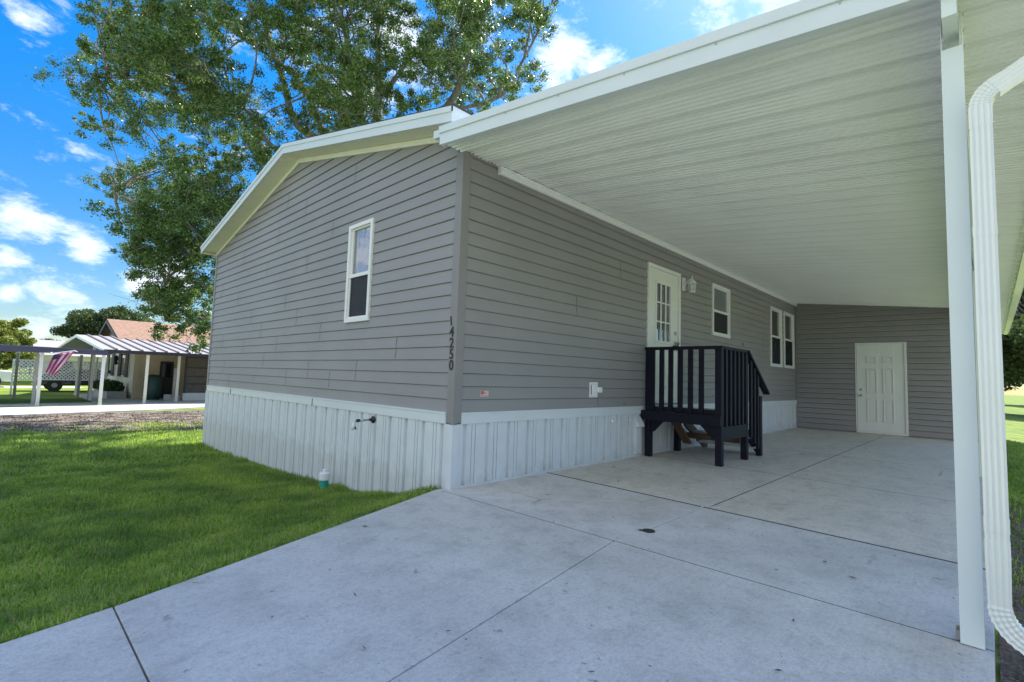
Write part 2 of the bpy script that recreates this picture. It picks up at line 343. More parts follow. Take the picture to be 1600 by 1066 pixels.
CLUMPS=[[1.73,17.0,14.87,0.5],[-1.84,18.91,14.64,0.47],[-0.84,20.18,13.85,0.36],[7.94,5.76,13.99,0.3],[6.04,7.32,11.95,0.52],[4.68,8.7,8.8,0.53],[2.57,12.26,10.88,0.58],[5.11,8.17,10.5,0.38],[0.92,12.23,5.33,0.68],[4.41,9.14,13.47,0.55],[1.46,17.62,11.32,0.42],[-1.36,17.21,14.43,0.41],[0.9,17.76,11.04,0.57],[8.28,8.6,12.46,0.45],[1.74,12.86,7.29,0.59],[3.88,7.92,12.48,0.59],[-0.22,15.75,12.89,0.42],[-0.84,16.48,11.66,0.5],[3.49,13.92,15.28,0.42],[0.58,17.04,8.77,0.37],[-0.03,10.86,4.83,0.74],[0.51,17.95,7.44,0.68],[8.5,10.91,16.79,0.58],[2.17,10.4,11.3,0.59],[8.64,10.81,15.8,0.45],[3.54,11.19,13.14,0.34],[6.75,7.9,12.25,0.53],[9.22,8.31,11.67,0.53],[-0.51,17.36,15.9,0.64],[4.94,13.59,12.24,0.52],[6.44,8.7,13.91,0.59],[4.62,13.56,9.77,0.56],[0.9,15.97,7.97,0.41],[-0.49,15.31,5.34,0.29],[0.03,12.49,2.32,0.37],[3.42,11.78,10.56,0.4],[4.93,13.45,10.43,0.54],[3.3,12.19,14.48,0.66],[4.3,5.9,9.26,0.6],[0.81,17.71,14.72,0.58],[8.98,11.46,17.42,0.49],[2.19,16.22,8.58,0.46],[0.95,13.78,10.66,0.43],[4.84,13.9,14.48,0.49],[6.57,5.35,12.12,0.61],[2.61,14.71,8.96,0.49],[5.53,11.56,10.52,0.36],[6.29,9.58,12.19,0.37],[3.59,15.62,13.44,0.45],[1.21,13.34,14.63,0.54],[3.15,11.93,12.36,0.42],[0.47,15.56,7.36,0.65],[8.64,8.51,10.96,0.57],[4.67,10.28,14.53,0.63],[4.5,5.56,10.58,0.6],[5.82,9.3,12.5,0.65],[6.58,9.88,11.78,0.43],[5.38,10.13,11.47,0.49],[9.8,8.39,17.25,0.48],[-0.31,10.64,9.66,0.44],[2.44,7.71,10.46,0.38],[3.03,11.56,8.84,0.44],[7.34,8.39,15.8,0.64],[0.69,13.72,9.64,0.74],[3.68,9.71,9.56,0.36],[6.03,10.08,15.24,0.48],[0.95,16.67,15.79,0.49],[1.86,16.86,5.87,0.46],[5.45,10.88,11.7,0.41],[-0.02,12.39,2.8,0.43],[0.78,18.61,13.42,0.52],[1.71,10.86,7.2,0.49],[-1.69,19.91,12.42,0.42],[0.87,17.46,10.78,0.72],[-1.12,16.29,11.43,0.39],[1.61,12.47,11.46,0.36],[0.43,11.52,7.65,0.54],[-0.55,11.2,9.4,0.63],[0.54,13.28,13.86,0.46],[-0.09,13.9,4.2,0.44],[7.04,8.39,12.38,0.64],[2.45,10.43,11.38,0.41],[9.35,7.58,14.5,0.39],[2.29,18.86,15.6,0.64],[0.13,17.01,10.91,0.38],[2.28,10.46,9.07,0.4],[0.68,14.24,5.03,0.72],[5.33,12.1,12.75,0.43],[5.58,4.3,11.79,0.65],[2.19,14.48,12.36,0.55],[7.98,6.78,12.76,0.59],[2.81,7.52,8.62,0.46],[6.4,8.73,14.27,0.36],[2.05,11.15,10.93,0.6],[1.13,14.69,7.59,0.45],[-0.1,13.56,11.92,0.58],[0.94,12.59,9.01,0.67],[-1.17,17.01,8.7,0.48],[8.58,7.77,15.7,0.65],[3.01,13.8,12.35,0.72],[-0.95,17.65,7.31,0.29],[0.17,18.26,12.99,0.61],[-0.11,13.45,4.15,0.57],[4.91,10.79,14.33,0.56],[2.46,7.91,8.31,0.66],[2.24,16.2,14.03,0.44],[6.67,5.97,12.74,0.39],[1.46,17.08,9.06,0.4],[11.66,9.13,15.83,0.35],[-0.25,13.14,8.6,0.68],[-0.81,13.43,10.66,0.41],[0.71,15.16,5.49,0.38],[-1.04,15.3,6.63,0.36],[3.78,10.02,8.92,0.55],[0.24,13.38,4.58,0.4],[4.85,10.79,14.41,0.59],[2.38,9.93,12.67,0.64],[6.84,8.31,12.73,0.5],[-0.31,15.19,4.45,0.29],[8.45,7.94,12.3,0.39],[-0.18,15.44,11.38,0.43],[7.93,7.87,14.4,0.54],[0.51,12.1,1.93,0.45],[0.21,12.57,5.86,0.58],[5.23,11.68,10.04,0.41],[1.23,13.13,13.11,0.45],[0.85,20.04,8.06,0.45],[-0.5,21.16,16.69,0.69],[8.58,11.24,11.78,0.52],[1.97,14.41,6.72,0.72],[7.42,11.44,13.77,0.47],[0.15,16.17,14.82,0.36],[-1.37,12.62,10.16,0.67],[-2.05,17.65,10.43,0.62],[0.98,15.89,8.06,0.46],[-0.11,12.11,10.19,0.72],[6.39,9.49,11.2,0.54],[8.12,12.58,17.83,0.46],[10.39,10.22,17.93,0.37],[-0.6,12.57,9.19,0.37],[0.17,13.65,10.49,0.73],[5.07,11.93,15.99,0.48],[7.07,9.62,11.3,0.37],[-0.39,12.03,4.24,0.55],[-0.04,17.14,8.9,0.72],[0.36,13.12,11.2,0.55],[1.93,14.79,10.21,0.7],[0.97,14.56,3.18,0.45],[6.24,12.51,12.07,0.55],[-0.44,21.22,10.6,0.45],[-0.17,16.81,11.47,0.42],[0.16,14.06,10.11,0.42],[1.15,14.11,12.47,0.73],[-1.37,15.8,9.36,0.66],[4.13,9.1,8.28,0.4],[1.87,11.74,11.19,0.69],[4.76,9.95,8.94,0.33],[7.71,6.48,12.45,0.59],[3.05,16.48,9.94,0.42],[3.59,12.53,14.33,0.52],[0.32,15.98,6.09,0.73],[1.52,12.16,13.95,0.52],[0.19,13.91,4.93,0.66],[3.84,11.19,12.04,0.65],[2.23,15.21,7.08,0.47],[2.76,9.45,11.79,0.61],[5.43,8.86,11.06,0.48],[8.7,9.5,16.55,0.63],[6.31,8.51,13.25,0.34],[0.02,12.26,4.21,0.7],[4.82,6.37,10.9,0.55],[5.64,6.32,11.01,0.51],[2.54,11.04,13.38,0.5],[7.41,7.87,15.45,0.49],[7.89,8.71,10.91,0.54],[4.53,10.28,14.65,0.56],[6.6,5.33,9.51,0.44],[4.72,10.56,10.68,0.46],[2.26,12.11,7.41,0.36],[4.87,16.02,14.16,0.5],[1.28,14.91,7.44,0.63],[0.03,14.59,2.81,0.46],[5.37,10.05,12.51,0.4],[0.26,13.98,10.44,0.48],[8.86,7.55,15.54,0.6],[2.49,13.03,15.14,0.58],[7.2,13.06,16.55,0.38],[7.03,11.21,16.03,0.57],[6.69,8.15,14.12,0.62],[2.43,11.0,13.27,0.46],[4.07,10.85,9.17,0.6],[1.7,12.8,6.28,0.36],[9.72,11.25,13.48,0.53],[1.05,13.93,9.14,0.5],[5.16,13.51,13.13,0.56],[5.97,5.06,8.91,0.52],[7.55,9.66,13.72,0.53],[-0.28,14.96,11.22,0.66],[2.7,12.85,14.14,0.58],[3.07,10.49,8.17,0.4],[-0.7,13.69,11.3,0.51],[4.2,14.01,14.8,0.35],[-0.75,19.22,7.25,0.34],[4.21,14.23,16.96,0.35],[0.78,14.3,4.66,0.73],[7.03,6.33,13.49,0.47],[1.46,18.92,8.92,0.51],[2.26,11.9,12.37,0.74],[8.84,6.33,14.79,0.39],[0.24,10.47,5.86,0.4],[2.99,12.48,12.98,0.56],[-0.32,17.28,15.5,0.44],[10.41,10.26,16.68,0.61],[6.37,13.26,10.77,0.6],[10.62,10.06,17.15,0.55],[0.73,17.0,13.5,0.74],[-1.07,21.32,13.19,0.47],[9.5,7.06,16.26,0.31],[-1.34,14.76,13.72,0.53],[7.87,7.02,12.34,0.38],[-0.54,12.55,4.21,0.41],[3.55,13.08,12.1,0.41],[-0.88,12.23,11.75,0.38],[8.14,9.88,12.09,0.62],[3.72,14.25,16.72,0.62],[0.18,13.48,11.63,0.5],[-0.14,19.6,11.59,0.53],[3.34,12.03,13.62,0.57],[1.62,14.55,5.77,0.69],[3.15,10.92,14.21,0.65],[-0.89,12.98,12.74,0.63],[4.93,8.48,13.62,0.5],[3.92,13.77,12.52,0.38],[-0.3,18.54,8.09,0.42],[1.43,11.3,8.45,0.72],[1.41,13.88,9.19,0.67],[9.73,10.88,18.11,0.42],[4.03,9.54,11.03,0.64],[1.34,17.23,12.35,0.72],[4.24,13.99,12.95,0.49],[3.89,12.53,13.83,0.43],[0.39,16.98,5.95,0.57],[4.82,10.97,9.12,0.35],[0.84,17.31,8.38,0.47],[-1.73,17.44,9.79,0.31],[-0.84,15.12,9.94,0.62],[10.5,9.59,16.59,0.53],[4.3,11.48,9.78,0.59],[1.95,13.4,9.02,0.51],[3.25,9.88,9.14,0.44],[3.74,13.01,9.73,0.39],[9.78,7.69,13.94,0.44],[5.9,13.91,12.44,0.51],[-1.41,15.76,9.45,0.57],[-0.33,17.7,11.53,0.4],[-1.05,13.5,9.71,0.55],[-0.71,13.99,11.43,0.74],[4.06,9.39,13.61,0.59],[1.05,12.74,3.73,0.4],[0.61,13.72,6.15,0.74],[4.7,12.21,10.31,0.58],[-2.03,18.58,15.47,0.34],[0.01,12.95,12.33,0.53],[1.44,12.45,13.53,0.58],[0.3,10.42,5.75,0.45],[0.09,15.78,11.04,0.54],[6.13,7.96,11.51,0.65],[4.24,12.88,10.73,0.47],[-2.0,16.16,12.55,0.3],[6.2,10.72,15.08,0.61],[-0.84,17.34,9.37,0.49],[5.3,8.55,9.64,0.64],[2.86,11.05,11.41,0.57],[0.45,12.35,2.94,0.59],[0.49,12.44,4.39,0.51],[-1.85,14.15,10.91,0.34],[4.19,8.75,12.49,0.44],[1.34,17.15,10.81,0.65],[1.53,13.49,9.4,0.68],[4.04,9.12,11.72,0.57],[0.56,15.18,9.3,0.68],[-0.14,12.3,2.69,0.62],[8.48,9.8,13.06,0.64],[2.25,11.93,13.77,0.52],[8.69,10.78,13.93,0.51],[0.03,14.47,13.73,0.52],[-0.56,10.94,9.33,0.49],[4.84,13.08,11.86,0.6],[-0.83,11.89,5.11,0.68],[-1.1,18.04,11.71,0.44],[-1.28,15.82,10.18,0.39],[6.58,9.89,14.98,0.65],[2.87,9.21,11.92,0.4],[3.59,11.74,15.18,0.63],[5.52,6.1,9.7,0.64],[-0.28,15.1,4.49,0.34],[2.26,14.76,8.21,0.38],[2.87,10.96,7.96,0.39],[5.85,10.66,13.79,0.35],[2.43,12.73,12.48,0.36],[0.68,12.96,5.82,0.53],[8.52,7.89,13.91,0.48],[4.23,11.75,10.81,0.44],[4.98,11.67,11.87,0.64],[1.35,16.24,11.36,0.62],[2.56,13.02,14.18,0.5],[3.09,8.72,8.26,0.47],[-1.37,16.19,12.19,0.57],[0.22,15.1,13.74,0.57],[7.55,11.01,15.76,0.57],[0.85,9.79,10.3,0.41],[5.45,7.65,13.31,0.46],[-0.74,11.18,8.73,0.6],[0.24,18.96,5.77,0.46],[-0.61,21.01,11.91,0.38],[3.81,9.87,13.0,0.6],[4.53,12.12,14.51,0.6],[8.35,6.75,15.31,0.39],[7.36,9.5,15.99,0.47],[1.79,9.47,10.83,0.61],[4.82,11.65,14.99,0.53],[3.11,18.51,11.0,0.51],[1.25,13.64,14.78,0.53],[9.01,6.45,15.12,0.39],[0.58,14.72,11.31,0.56],[6.33,13.09,12.12,0.59],[5.33,9.87,11.16,0.54],[1.03,11.26,6.78,0.38],[0.86,11.91,9.58,0.45],[2.99,13.08,9.42,0.47],[2.0,16.79,6.08,0.71],[3.73,10.42,13.51,0.4],[8.81,8.24,12.6,0.43],[0.14,16.19,7.19,0.61],[0.05,15.19,5.22,0.67],[7.37,7.3,10.57,0.4],[-0.27,14.14,9.93,0.62],[0.71,12.13,12.82,0.38],[4.14,9.47,10.01,0.49],[-0.99,15.13,12.36,0.39],[5.61,6.68,8.51,0.39],[3.83,9.66,9.98,0.42],[5.53,7.56,10.18,0.51],[6.87,9.3,10.85,0.41],[-1.35,14.94,13.09,0.72],[-0.97,15.64,14.17,0.45],[4.01,8.93,9.6,0.63],[1.15,15.77,5.34,0.47],[2.01,16.27,9.54,0.59],[9.54,9.48,14.6,0.46],[-0.43,12.65,3.23,0.51],[-1.48,17.65,13.05,0.39],[9.27,6.83,15.7,0.25],[2.03,8.98,9.91,0.48],[-1.74,14.6,13.12,0.41],[4.52,16.36,16.46,0.48],[-0.96,19.19,11.32,0.44],[5.42,8.59,11.05,0.42],[-2.13,14.32,12.42,0.35],[6.78,10.85,10.89,0.47],[0.77,15.41,7.07,0.4],[8.8,8.13,15.92,0.44],[2.0,12.68,7.84,0.6],[3.01,10.02,11.05,0.54],[4.12,15.6,14.4,0.51],[9.29,11.29,14.86,0.6],[8.62,9.04,16.44,0.38],[4.18,6.27,10.66,0.51],[0.25,15.07,9.99,0.44],[4.01,11.53,14.64,0.4],[5.94,9.73,11.81,0.37],[0.71,20.88,11.6,0.59],[0.9,11.2,12.56,0.47],[8.56,10.37,12.23,0.53],[7.81,6.68,12.49,0.55],[0.57,11.94,12.46,0.5],[5.06,14.86,10.08,0.24],[3.54,9.19,8.09,0.49],[8.55,9.45,10.9,0.5],[1.45,11.74,13.3,0.57],[6.85,8.33,14.02,0.36],[1.84,9.55,12.08,0.56],[3.26,15.21,8.2,0.29],[2.01,8.44,7.66,0.36],[0.82,11.74,3.3,0.27],[3.25,10.53,9.53,0.49],[0.06,14.02,2.8,0.36],[7.11,9.07,11.88,0.53],[-1.39,23.1,11.34,0.27],[4.91,12.2,13.79,0.64],[7.27,8.24,13.61,0.37],[4.28,12.33,13.88,0.63],[1.48,12.39,13.81,0.57],[-1.41,15.66,8.28,0.37],[7.02,12.98,16.52,0.66],[1.75,18.69,12.48,0.55],[9.45,8.18,15.71,0.51],[3.8,8.31,12.7,0.48],[2.25,8.02,11.02,0.53],[2.17,11.35,13.64,0.4],[4.23,9.26,12.51,0.55],[-0.5,18.33,13.95,0.49],[4.3,16.1,15.97,0.38],[2.38,16.49,14.24,0.44],[-1.56,11.97,9.3,0.37],[5.41,9.85,12.21,0.42],[3.79,12.68,11.78,0.53],[0.36,14.86,7.01,0.63],[1.03,16.85,5.75,0.41],[5.59,11.95,13.77,0.59],[0.95,12.15,11.69,0.41],[3.0,8.23,7.84,0.6],[1.34,13.83,2.43,0.46],[4.12,16.57,14.61,0.71],[2.32,14.35,14.76,0.59],[6.0,7.18,8.92,0.49],[1.76,16.06,13.43,0.47],[-1.76,13.96,9.77,0.37],[-0.57,14.81,10.78,0.7],[2.66,14.83,9.11,0.55],[7.87,9.14,14.21,0.64],[3.54,12.08,10.23,0.64],[1.45,11.96,5.82,0.43],[7.0,10.55,16.39,0.38],[-0.24,19.26,8.09,0.64],[5.25,11.04,11.95,0.51],[5.11,9.56,9.9,0.39],[7.4,5.52,11.73,0.45],[0.03,17.49,11.58,0.51],[0.72,16.24,13.09,0.53],[7.56,10.98,13.2,0.43],[4.79,8.96,9.13,0.38],[0.78,12.15,5.86,0.65],[4.75,7.28,9.3,0.6],[0.72,11.16,10.77,0.61],[7.47,6.92,13.19,0.36],[2.01,11.85,7.89,0.51],[3.03,9.0,9.98,0.61],[-1.02,11.86,5.0,0.49],[0.45,14.84,14.11,0.67],[0.71,12.07,4.17,0.32],[0.54,12.17,3.61,0.3],[1.05,12.9,3.41,0.47],[0.59,13.73,3.42,0.35],[0.13,13.9,3.56,0.29],[0.91,13.55,2.87,0.35],[0.82,11.41,2.35,0.41],[0.21,12.39,2.51,0.34],[0.69,11.73,2.09,0.37],[-0.01,13.72,2.95,0.44],[0.68,11.43,4.42,0.45],[0.4,11.89,4.61,0.32],[0.16,13.58,4.48,0.35],[-0.32,13.3,4.15,0.39],[-0.36,12.95,4.81,0.44],[0.23,12.29,5.18,0.45],[-0.38,14.51,5.68,0.39],[0.67,11.33,5.28,0.44],[0.81,11.12,5.8,0.38],[0.46,12.54,6.04,0.29],[0.89,12.84,4.32,0.42],[0.72,12.96,3.74,0.36],[0.96,12.55,3.36,0.4],[0.32,12.44,3.25,0.45],[0.25,14.58,3.65,0.44],[0.98,13.82,2.9,0.35],[1.36,13.53,2.53,0.29],[0.36,13.16,2.58,0.31],[0.89,12.59,2.15,0.42],[0.05,14.07,2.99,0.37],[0.84,12.08,4.56,0.32],[0.54,12.53,4.76,0.34],[-0.02,12.6,4.28,0.43],[-0.25,13.73,4.22,0.37],[-0.36,12.91,4.8,0.42],[0.22,12.26,5.18,0.33],[-0.46,13.93,5.53,0.42],[1.17,13.34,5.84,0.43],[1.31,13.06,6.42,0.46],[0.6,13.2,6.24,0.42]]
LEADERS=[[[5.89,11.52,8.92],[3.56,12.48,8.92],[2.76,12.84,10.69],[2.17,12.86,12.14],[1.8,13.02,14.19]],[[5.89,11.52,8.92],[5.4,11.21,9.68],[5.32,11.14,11.21],[5.16,11.12,12.96],[4.94,11.08,15.37]],[[5.73,11.68,8.91],[4.79,11.16,9.4],[4.47,11.1,10.35],[4.08,11.19,11.95],[3.53,11.24,14.07]],[[6.19,11.19,9.05],[6.92,9.3,10.19],[7.12,8.48,11.86],[7.43,7.97,13.58],[7.67,7.54,15.3]],[[5.21,12.0,8.25],[2.84,12.6,8.04],[1.72,12.92,9.18],[0.37,13.97,9.81],[-1.59,15.57,9.74]],[[5.27,12.03,7.35],[2.5,12.43,6.21],[1.04,12.93,6.11],[-0.05,13.69,5.59],[-1.0,14.62,6.11]],[[5.01,12.37,6.67],[2.17,12.23,4.49],[0.96,12.78,4.33],[0.23,13.61,3.54],[0.34,13.76,2.43]],[[6.68,10.36,9.32],[7.9,7.83,10.4],[8.25,7.05,11.57],[8.59,6.56,12.85]],[[4.35,12.17,8.23],[3.86,14.06,11.48],[2.35,15.74,13.17],[0.98,17.07,14.05],[-0.69,18.51,14.07]],[[5.49,11.03,10.56],[6.27,10.77,12.22],[6.98,10.32,13.59],[7.25,10.09,15.83]]]
# ============================================================ SETTING
def edge_y(x):                      # left edge of the driveway
    return .11+.375*x if x > -2.6 else -.865+.27*(x+2.6)
def ground_z(x, y):
    if x > 13 and y > -3.7: return -.5
    d = (y-edge_y(min(x, .0)))*.93
    if y > -3.6:
        if d <= 0: return -.30
        z = -.055-.45*(1-math.exp(-d/1.45))
        return z
    return -.13-.20*(1-math.exp((y+3.66)/1.2))
xs = sorted(set([-600,-300,-150,-80,-40,-25,-18,-12,-9]+[round(-7+.25*i, 3) for i in range(29)]+[.5,1,2,4,6,8,10,12,13,13.5,15,18,22,30,45,70,120,250,600]))
ys = sorted(set([-600,-300,-120,-60,-30,-15,-10,-7,-6,-5.5,-5,-4.6,-4.3,-4,-3.8,-3.68,-3.6,-3.2]+[round(-3+.2*i, 3) for i in range(70)]+[12,14,16,18,22,27,35,50,80,130,260,600]))
g = MB()
for y_ in ys:
    for x_ in xs: g.v.append((x_, y_, ground_z(x_, y_)))
nx = len(xs)
for j in range(len(ys)-1):
    for i in range(nx-1): g.f.append((j*nx+i, j*nx+i+1, (j+1)*nx+i+1, (j+1)*nx+i)); g.mi.append(0)
tag(g.build('ground', M_ground, smooth=True), kind='structure')

def seam_y(x): return -1.842+.158*min(0, x+.1)
dw = MB()
G = .0035
def slab(poly, top=0.0, mb=dw): mb.prism(poly, 'z', -.28, top)
slab([(-2.6+G, edge_y(-2.6)), (-.1-G, edge_y(-.1)), (-.1-G, seam_y(-.1)+G), (-2.6+G, seam_y(-2.6)+G)])
slab([(-2.6+G, seam_y(-2.6)-G), (-.1-G, seam_y(-.1)-G), (-.1-G, -3.657), (-2.6+G, -3.657)])
slab([(-5.4, edge_y(-5.4)), (-2.6-G, edge_y(-2.6)), (-2.6-G, seam_y(-2.6)+G), (-5.4, seam_y(-5.4)+G)])
slab([(-5.4, seam_y(-5.4)-G), (-2.6-G, seam_y(-2.6)-G), (-2.6-G, -3.657), (-5.4, -3.657)])
slab([(-8.6, edge_y(-8.6)), (-5.4-G, edge_y(-5.4)), (-5.4-G, -3.657), (-8.6, -3.657)])
slab([(-13, edge_y(-13)), (-8.6-G, edge_y(-8.6)), (-8.6-G, -3.657), (-13, -3.657)])
slab([(-.1+G, edge_y(-.1)), (-.02, .02), (1.375, .02), (1.17, -3.657), (-.1+G, -3.657)])
dw.box(-8.5, -3.6, -.27, 1.2, -1.2, -.03)
o = dw.build('driveway', M_conc); tag(o, kind='structure')
bv = o.modifiers.new('bevel', 'BEVEL'); bv.width = .003; bv.segments = 2
pt = MB()
def xj(x0, x1, y): return x0+(x1-x0)*(-y)/3.66
J = [(1.391, 1.186), (3.66, 3.49), (6.3, 6.15), (9.0, 8.9), (11.7, 11.7)]
for k in range(4):
    for (ya, yb) in ((.02, -1.895), (-1.903, -3.657)):
        a0 = J[k]; b0 = J[k+1]
        pt.prism([(xj(*a0, ya)+.003, ya), (xj(*b0, ya)-.003, ya), (xj(*b0, yb)-.003, yb), (xj(*a0, yb)+.003, yb)], 'z', -.28, .0)
pt.box(1.25, -3.6, -.27, 11.6, .01, -.02)
o = pt.build('patio_slab', M_conc2); tag(o, kind='structure')
bv = o.modifiers.new('bevel', 'BEVEL'); bv.width = .004; bv.segments = 2
sm = MB(); sm.beam((1.3855, .01, -.010), (1.1805, -3.656, -.010), .016, .024)
for k in (1, 2):
    sm.beam((J[k][0], .01, -.008), (J[k][1], -3.656, -.008), .0045, .0172)
sm.beam((1.40, -1.899, -.008), (11.5, -1.899, -.008), .006, .018)
sm.beam((-.1, .0, -.008), (-.1, -3.656, -.008), .0042, .0162)
tag(sm.build('expansion_joint', M_gap), kind='structure')
sm = MB(); sm.beam((.29, -1.872, .0035), (1.285, -1.86, .0035), .012, .003)
tag(sm.build('seam_filler', M_seam), kind='structure')

# neighbour's walk, a sunlit concrete strip, and the lane far right
nw = MB()
nw.prism([(-30, 17.0), (-2.9, 16.6), (1.0, 17.7), (2.8, 18.6), (3.4, 18.3), (9, 18.6), (9, 20.2), (3.3, 20.4), (1.6, 20.7), (-2.9, 20.0), (-30, 20.0)], 'z', -.62, -.47)
tag(nw.build('neighbour_path', M_conc3), kind='structure')
nw = MB(); nw.prism([(-30, 20.3), (-1.0, 21.0), (1.6, 20.95), (9, 20.7), (9, 25.4), (1.35, 25.4), (.9, 30), (-.2, 30), (-.1, 22.6), (-3, 21.9), (-30, 21.9)], 'z', -.62, -.475)
tag(nw.build('neighbour_carport_slab', M_conc), kind='structure')
rd = MB(); rd.box(-12, -19, -.7, 17, -7.6, -.30); tag(rd.build('bounce_pad', M_conc3), kind='structure')  # unseen pale concrete added at right to bounce sunlight under the carport
rd = MB(); rd.box(-20.5, -60, -.5, -13.0, 60, -.02); tag(rd.build('bounce_street', M_conc3), kind='structure')  # unseen pale street added behind the camera for more bounce light
rd = MB(); rd.box(62, -200, -.6, 68, 200, -.40); tag(rd.build('road', M_conc3), kind='structure')
rd = MB(); rd.box(-120, 38.5, -.6, 1.0, 41, -.49); tag(rd.build('street', M_conc), kind='structure')

# ============================================================ HOUSE
L, HW, HL = 11.556, 7.886, 17.0
ZB, ZT, CR = .7093, .6001, .127
RZ, RS, RY = 4.48, .223, 3.95
def roof_top(y): return RZ-RS*abs(y-RY)
def soffit_z(y): return roof_top(y)-.138
house = thing('mobile_home', 'grey sided mobile home with white skirting, house number 14250 at its corner', 'house', (0, 0, 0))

def siding(mp, z0, z1, rng, holes, mb, LIP=.015, step=CR):
    """clapboard courses; mp(s, out, z) -> point; rng(z) -> (s0, s1); holes (s0,s1,za,zb)"""
    k = 0; z = z0
    while z < z1-1e-4:
        za, zb = z, min(z+step, z1)
        cuts = sorted({za, zb}|{h for q in holes for h in q[2:4] if za < h < zb})
        for a, b in zip(cuts, cuts[1:]):
            mid = (a+b)/2
            oa = LIP-LIP*.84*(a-za)/step; ob = LIP-LIP*.84*(b-za)/step
            ra, rb = rng(a), rng(b)
            hs_ = sorted([h[:2] for h in holes if h[2] <= mid <= h[3]])
            segs = []; cur = None
            for h in hs_: segs.append((cur, h[0])); cur = h[1]
            segs.append((cur, None))
            for s0, s1 in segs:
                A0 = ra[0] if s0 is None else s0; B0 = rb[0] if s0 is None else s0
                A1 = ra[1] if s1 is None else s1; B1 = rb[1] if s1 is None else s1
                if A1-A0 < .003: continue
                if B1 < B0: B0 = B1 = (B0+B1)/2
                # butt edge has a small rolled face then the slanted face
                vs = [mp(A0, 0, a), mp(A1, 0, a), mp(A0, oa, a), mp(A1, oa, a), mp(B0, ob, b), mp(B1, ob, b)]
                if a == za:
                    mb.add([mp(A0, oa, a), mp(A1, oa, a), mp(A1, oa-.0015, a), mp(A0, oa-.0015, a), mp(A1, oa-.0015, a+.016), mp(A0, oa-.0015, a+.016), mp(A1, -.004, a+.016), mp(A0, -.004, a+.016)], [(0, 1, 2, 3), (3, 2, 4, 5), (5, 4, 6, 7)])
                zlo = a
                if b == zb and b-zlo > .03:
                    c_ = b-.006; oc = LIP-LIP*.84*(c_-za)/step
                    mb.add([mp(A0, oa, zlo), mp(A1, oa, zlo), mp(B1, oc, c_), mp(B0, oc, c_), mp(B1, -.004, b-.001), mp(B0, -.004, b-.001), mp(B1, -.004, b+.018), mp(B0, -.004, b+.018)], [(0, 1, 2, 3), (3, 2, 4, 5), (5, 4, 6, 7)])
                else: mb.add([mp(A0, oa, zlo), mp(A1, oa, zlo), mp(B1, ob, b), mp(B0, ob, b)], [(0, 1, 2, 3)])
        z += step; k += 1
def laps(mp, lst, mb):
    for s, k0, n_ in lst:                 # panel ends: slanting strip over n courses, lap shadow put into its dark colour
        for k in range(k0, k0+n_):
            za = ZB+CR*k
            for t in range(4):
                a = za+.004+CR*t/4*.97; b = za+.004+CR*(t+1)/4*.97
                oa = .0165-.0126*(a-za)/CR; ob = .0165-.0126*(b-za)/CR
                w = .0055*(1-.5*abs(t-1.5)/1.5)+.001
                sh = -.006*(k-k0)-.003*t/4*2
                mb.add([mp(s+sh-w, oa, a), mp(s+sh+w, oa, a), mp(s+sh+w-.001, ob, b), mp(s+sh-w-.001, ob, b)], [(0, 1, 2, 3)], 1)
gm = lambda s, o_, z: (-o_, s, z)
smp = lambda s, o_, z: (s, -o_, z)
def gr(z):
    k = max(0, (z-(soffit_z(-.0)-.02))/RS); return (.06+k, HW-.03-k)
WG = (1.612, 2.190, 1.682, 2.925)
gs = MB()
siding(gm, ZB, 4.27, gr, [(WG[0]+.03, WG[1]-.03, WG[2]+.03, WG[3]-.03)], gs)
rr = random.Random(5)
lapl = [(1.02, 4, 2), (1.87, 2, 2), (2.55, 1, 2), (.35, 25, 2)]
y_ = 2.9
pos = [(3.2,2,2),(3.95,1,2),(4.9,3,2),(5.9,5,2),(6.55,0,2),(7.1,6,2),(5.1,7,2),(6.9,2,2),(5.6,9,2),(6.35,12,2),(4.15,10,2),(3.45,14,2),(5.0,15,2),(7.35,14,2),(6.2,18,2),(4.6,19,2),(2.7,17,2),(3.6,21,2),(2.15,22,2),(4.3,23,2),(5.3,1,1),(7.3,0,1),(2.9,6,2),(4.4,5,2),(3.7,8,2)]
laps(gm, lapl+pos, gs)
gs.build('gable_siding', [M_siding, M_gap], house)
# side wall siding
D_ = (3.649, 4.725, ZB+.035, 2.8645)
WS = [(6.051, 6.898, 1.961, 2.926), (9.447, 10.300, 1.52, 2.926), (10.495, 11.345, 1.52, 2.926)]
ss = MB()
siding(smp, ZB, 3.30, lambda z: (.06, L), [(D_[0]+.03, D_[1]-.03, D_[2], D_[3]-.03)]+[(w[0]+.03, w[1]-.03, w[2]+.03, w[3]-.03) for w in WS], ss)
laps(smp, [(2.40, 0, 1), (5.6, 6, 2), (8.1, 3, 2), (7.4, 12, 2), (2.9, 14, 2), (1.9, 9, 2), (8.9, 9, 2)], ss)
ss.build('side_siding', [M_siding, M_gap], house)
# corner posts
c = MB()
c.prism([(-.020, -.020), (.082, -.020), (.082, .0), (.0, .0), (.0, .082), (-.020, .082)], 'z', ZT-.002, 3.27)
c.build('corner_trim', M_corner, house, bevel=.003)
c = MB(); c.prism([(-.020, HW-.07), (-.020, HW+.02), (.05, HW+.02), (.05, HW), (0, HW), (0, HW-.07)], 'z', ZT, soffit_z(HW)-.02)
c.build('corner_trim', M_corner, house, bevel=.003)
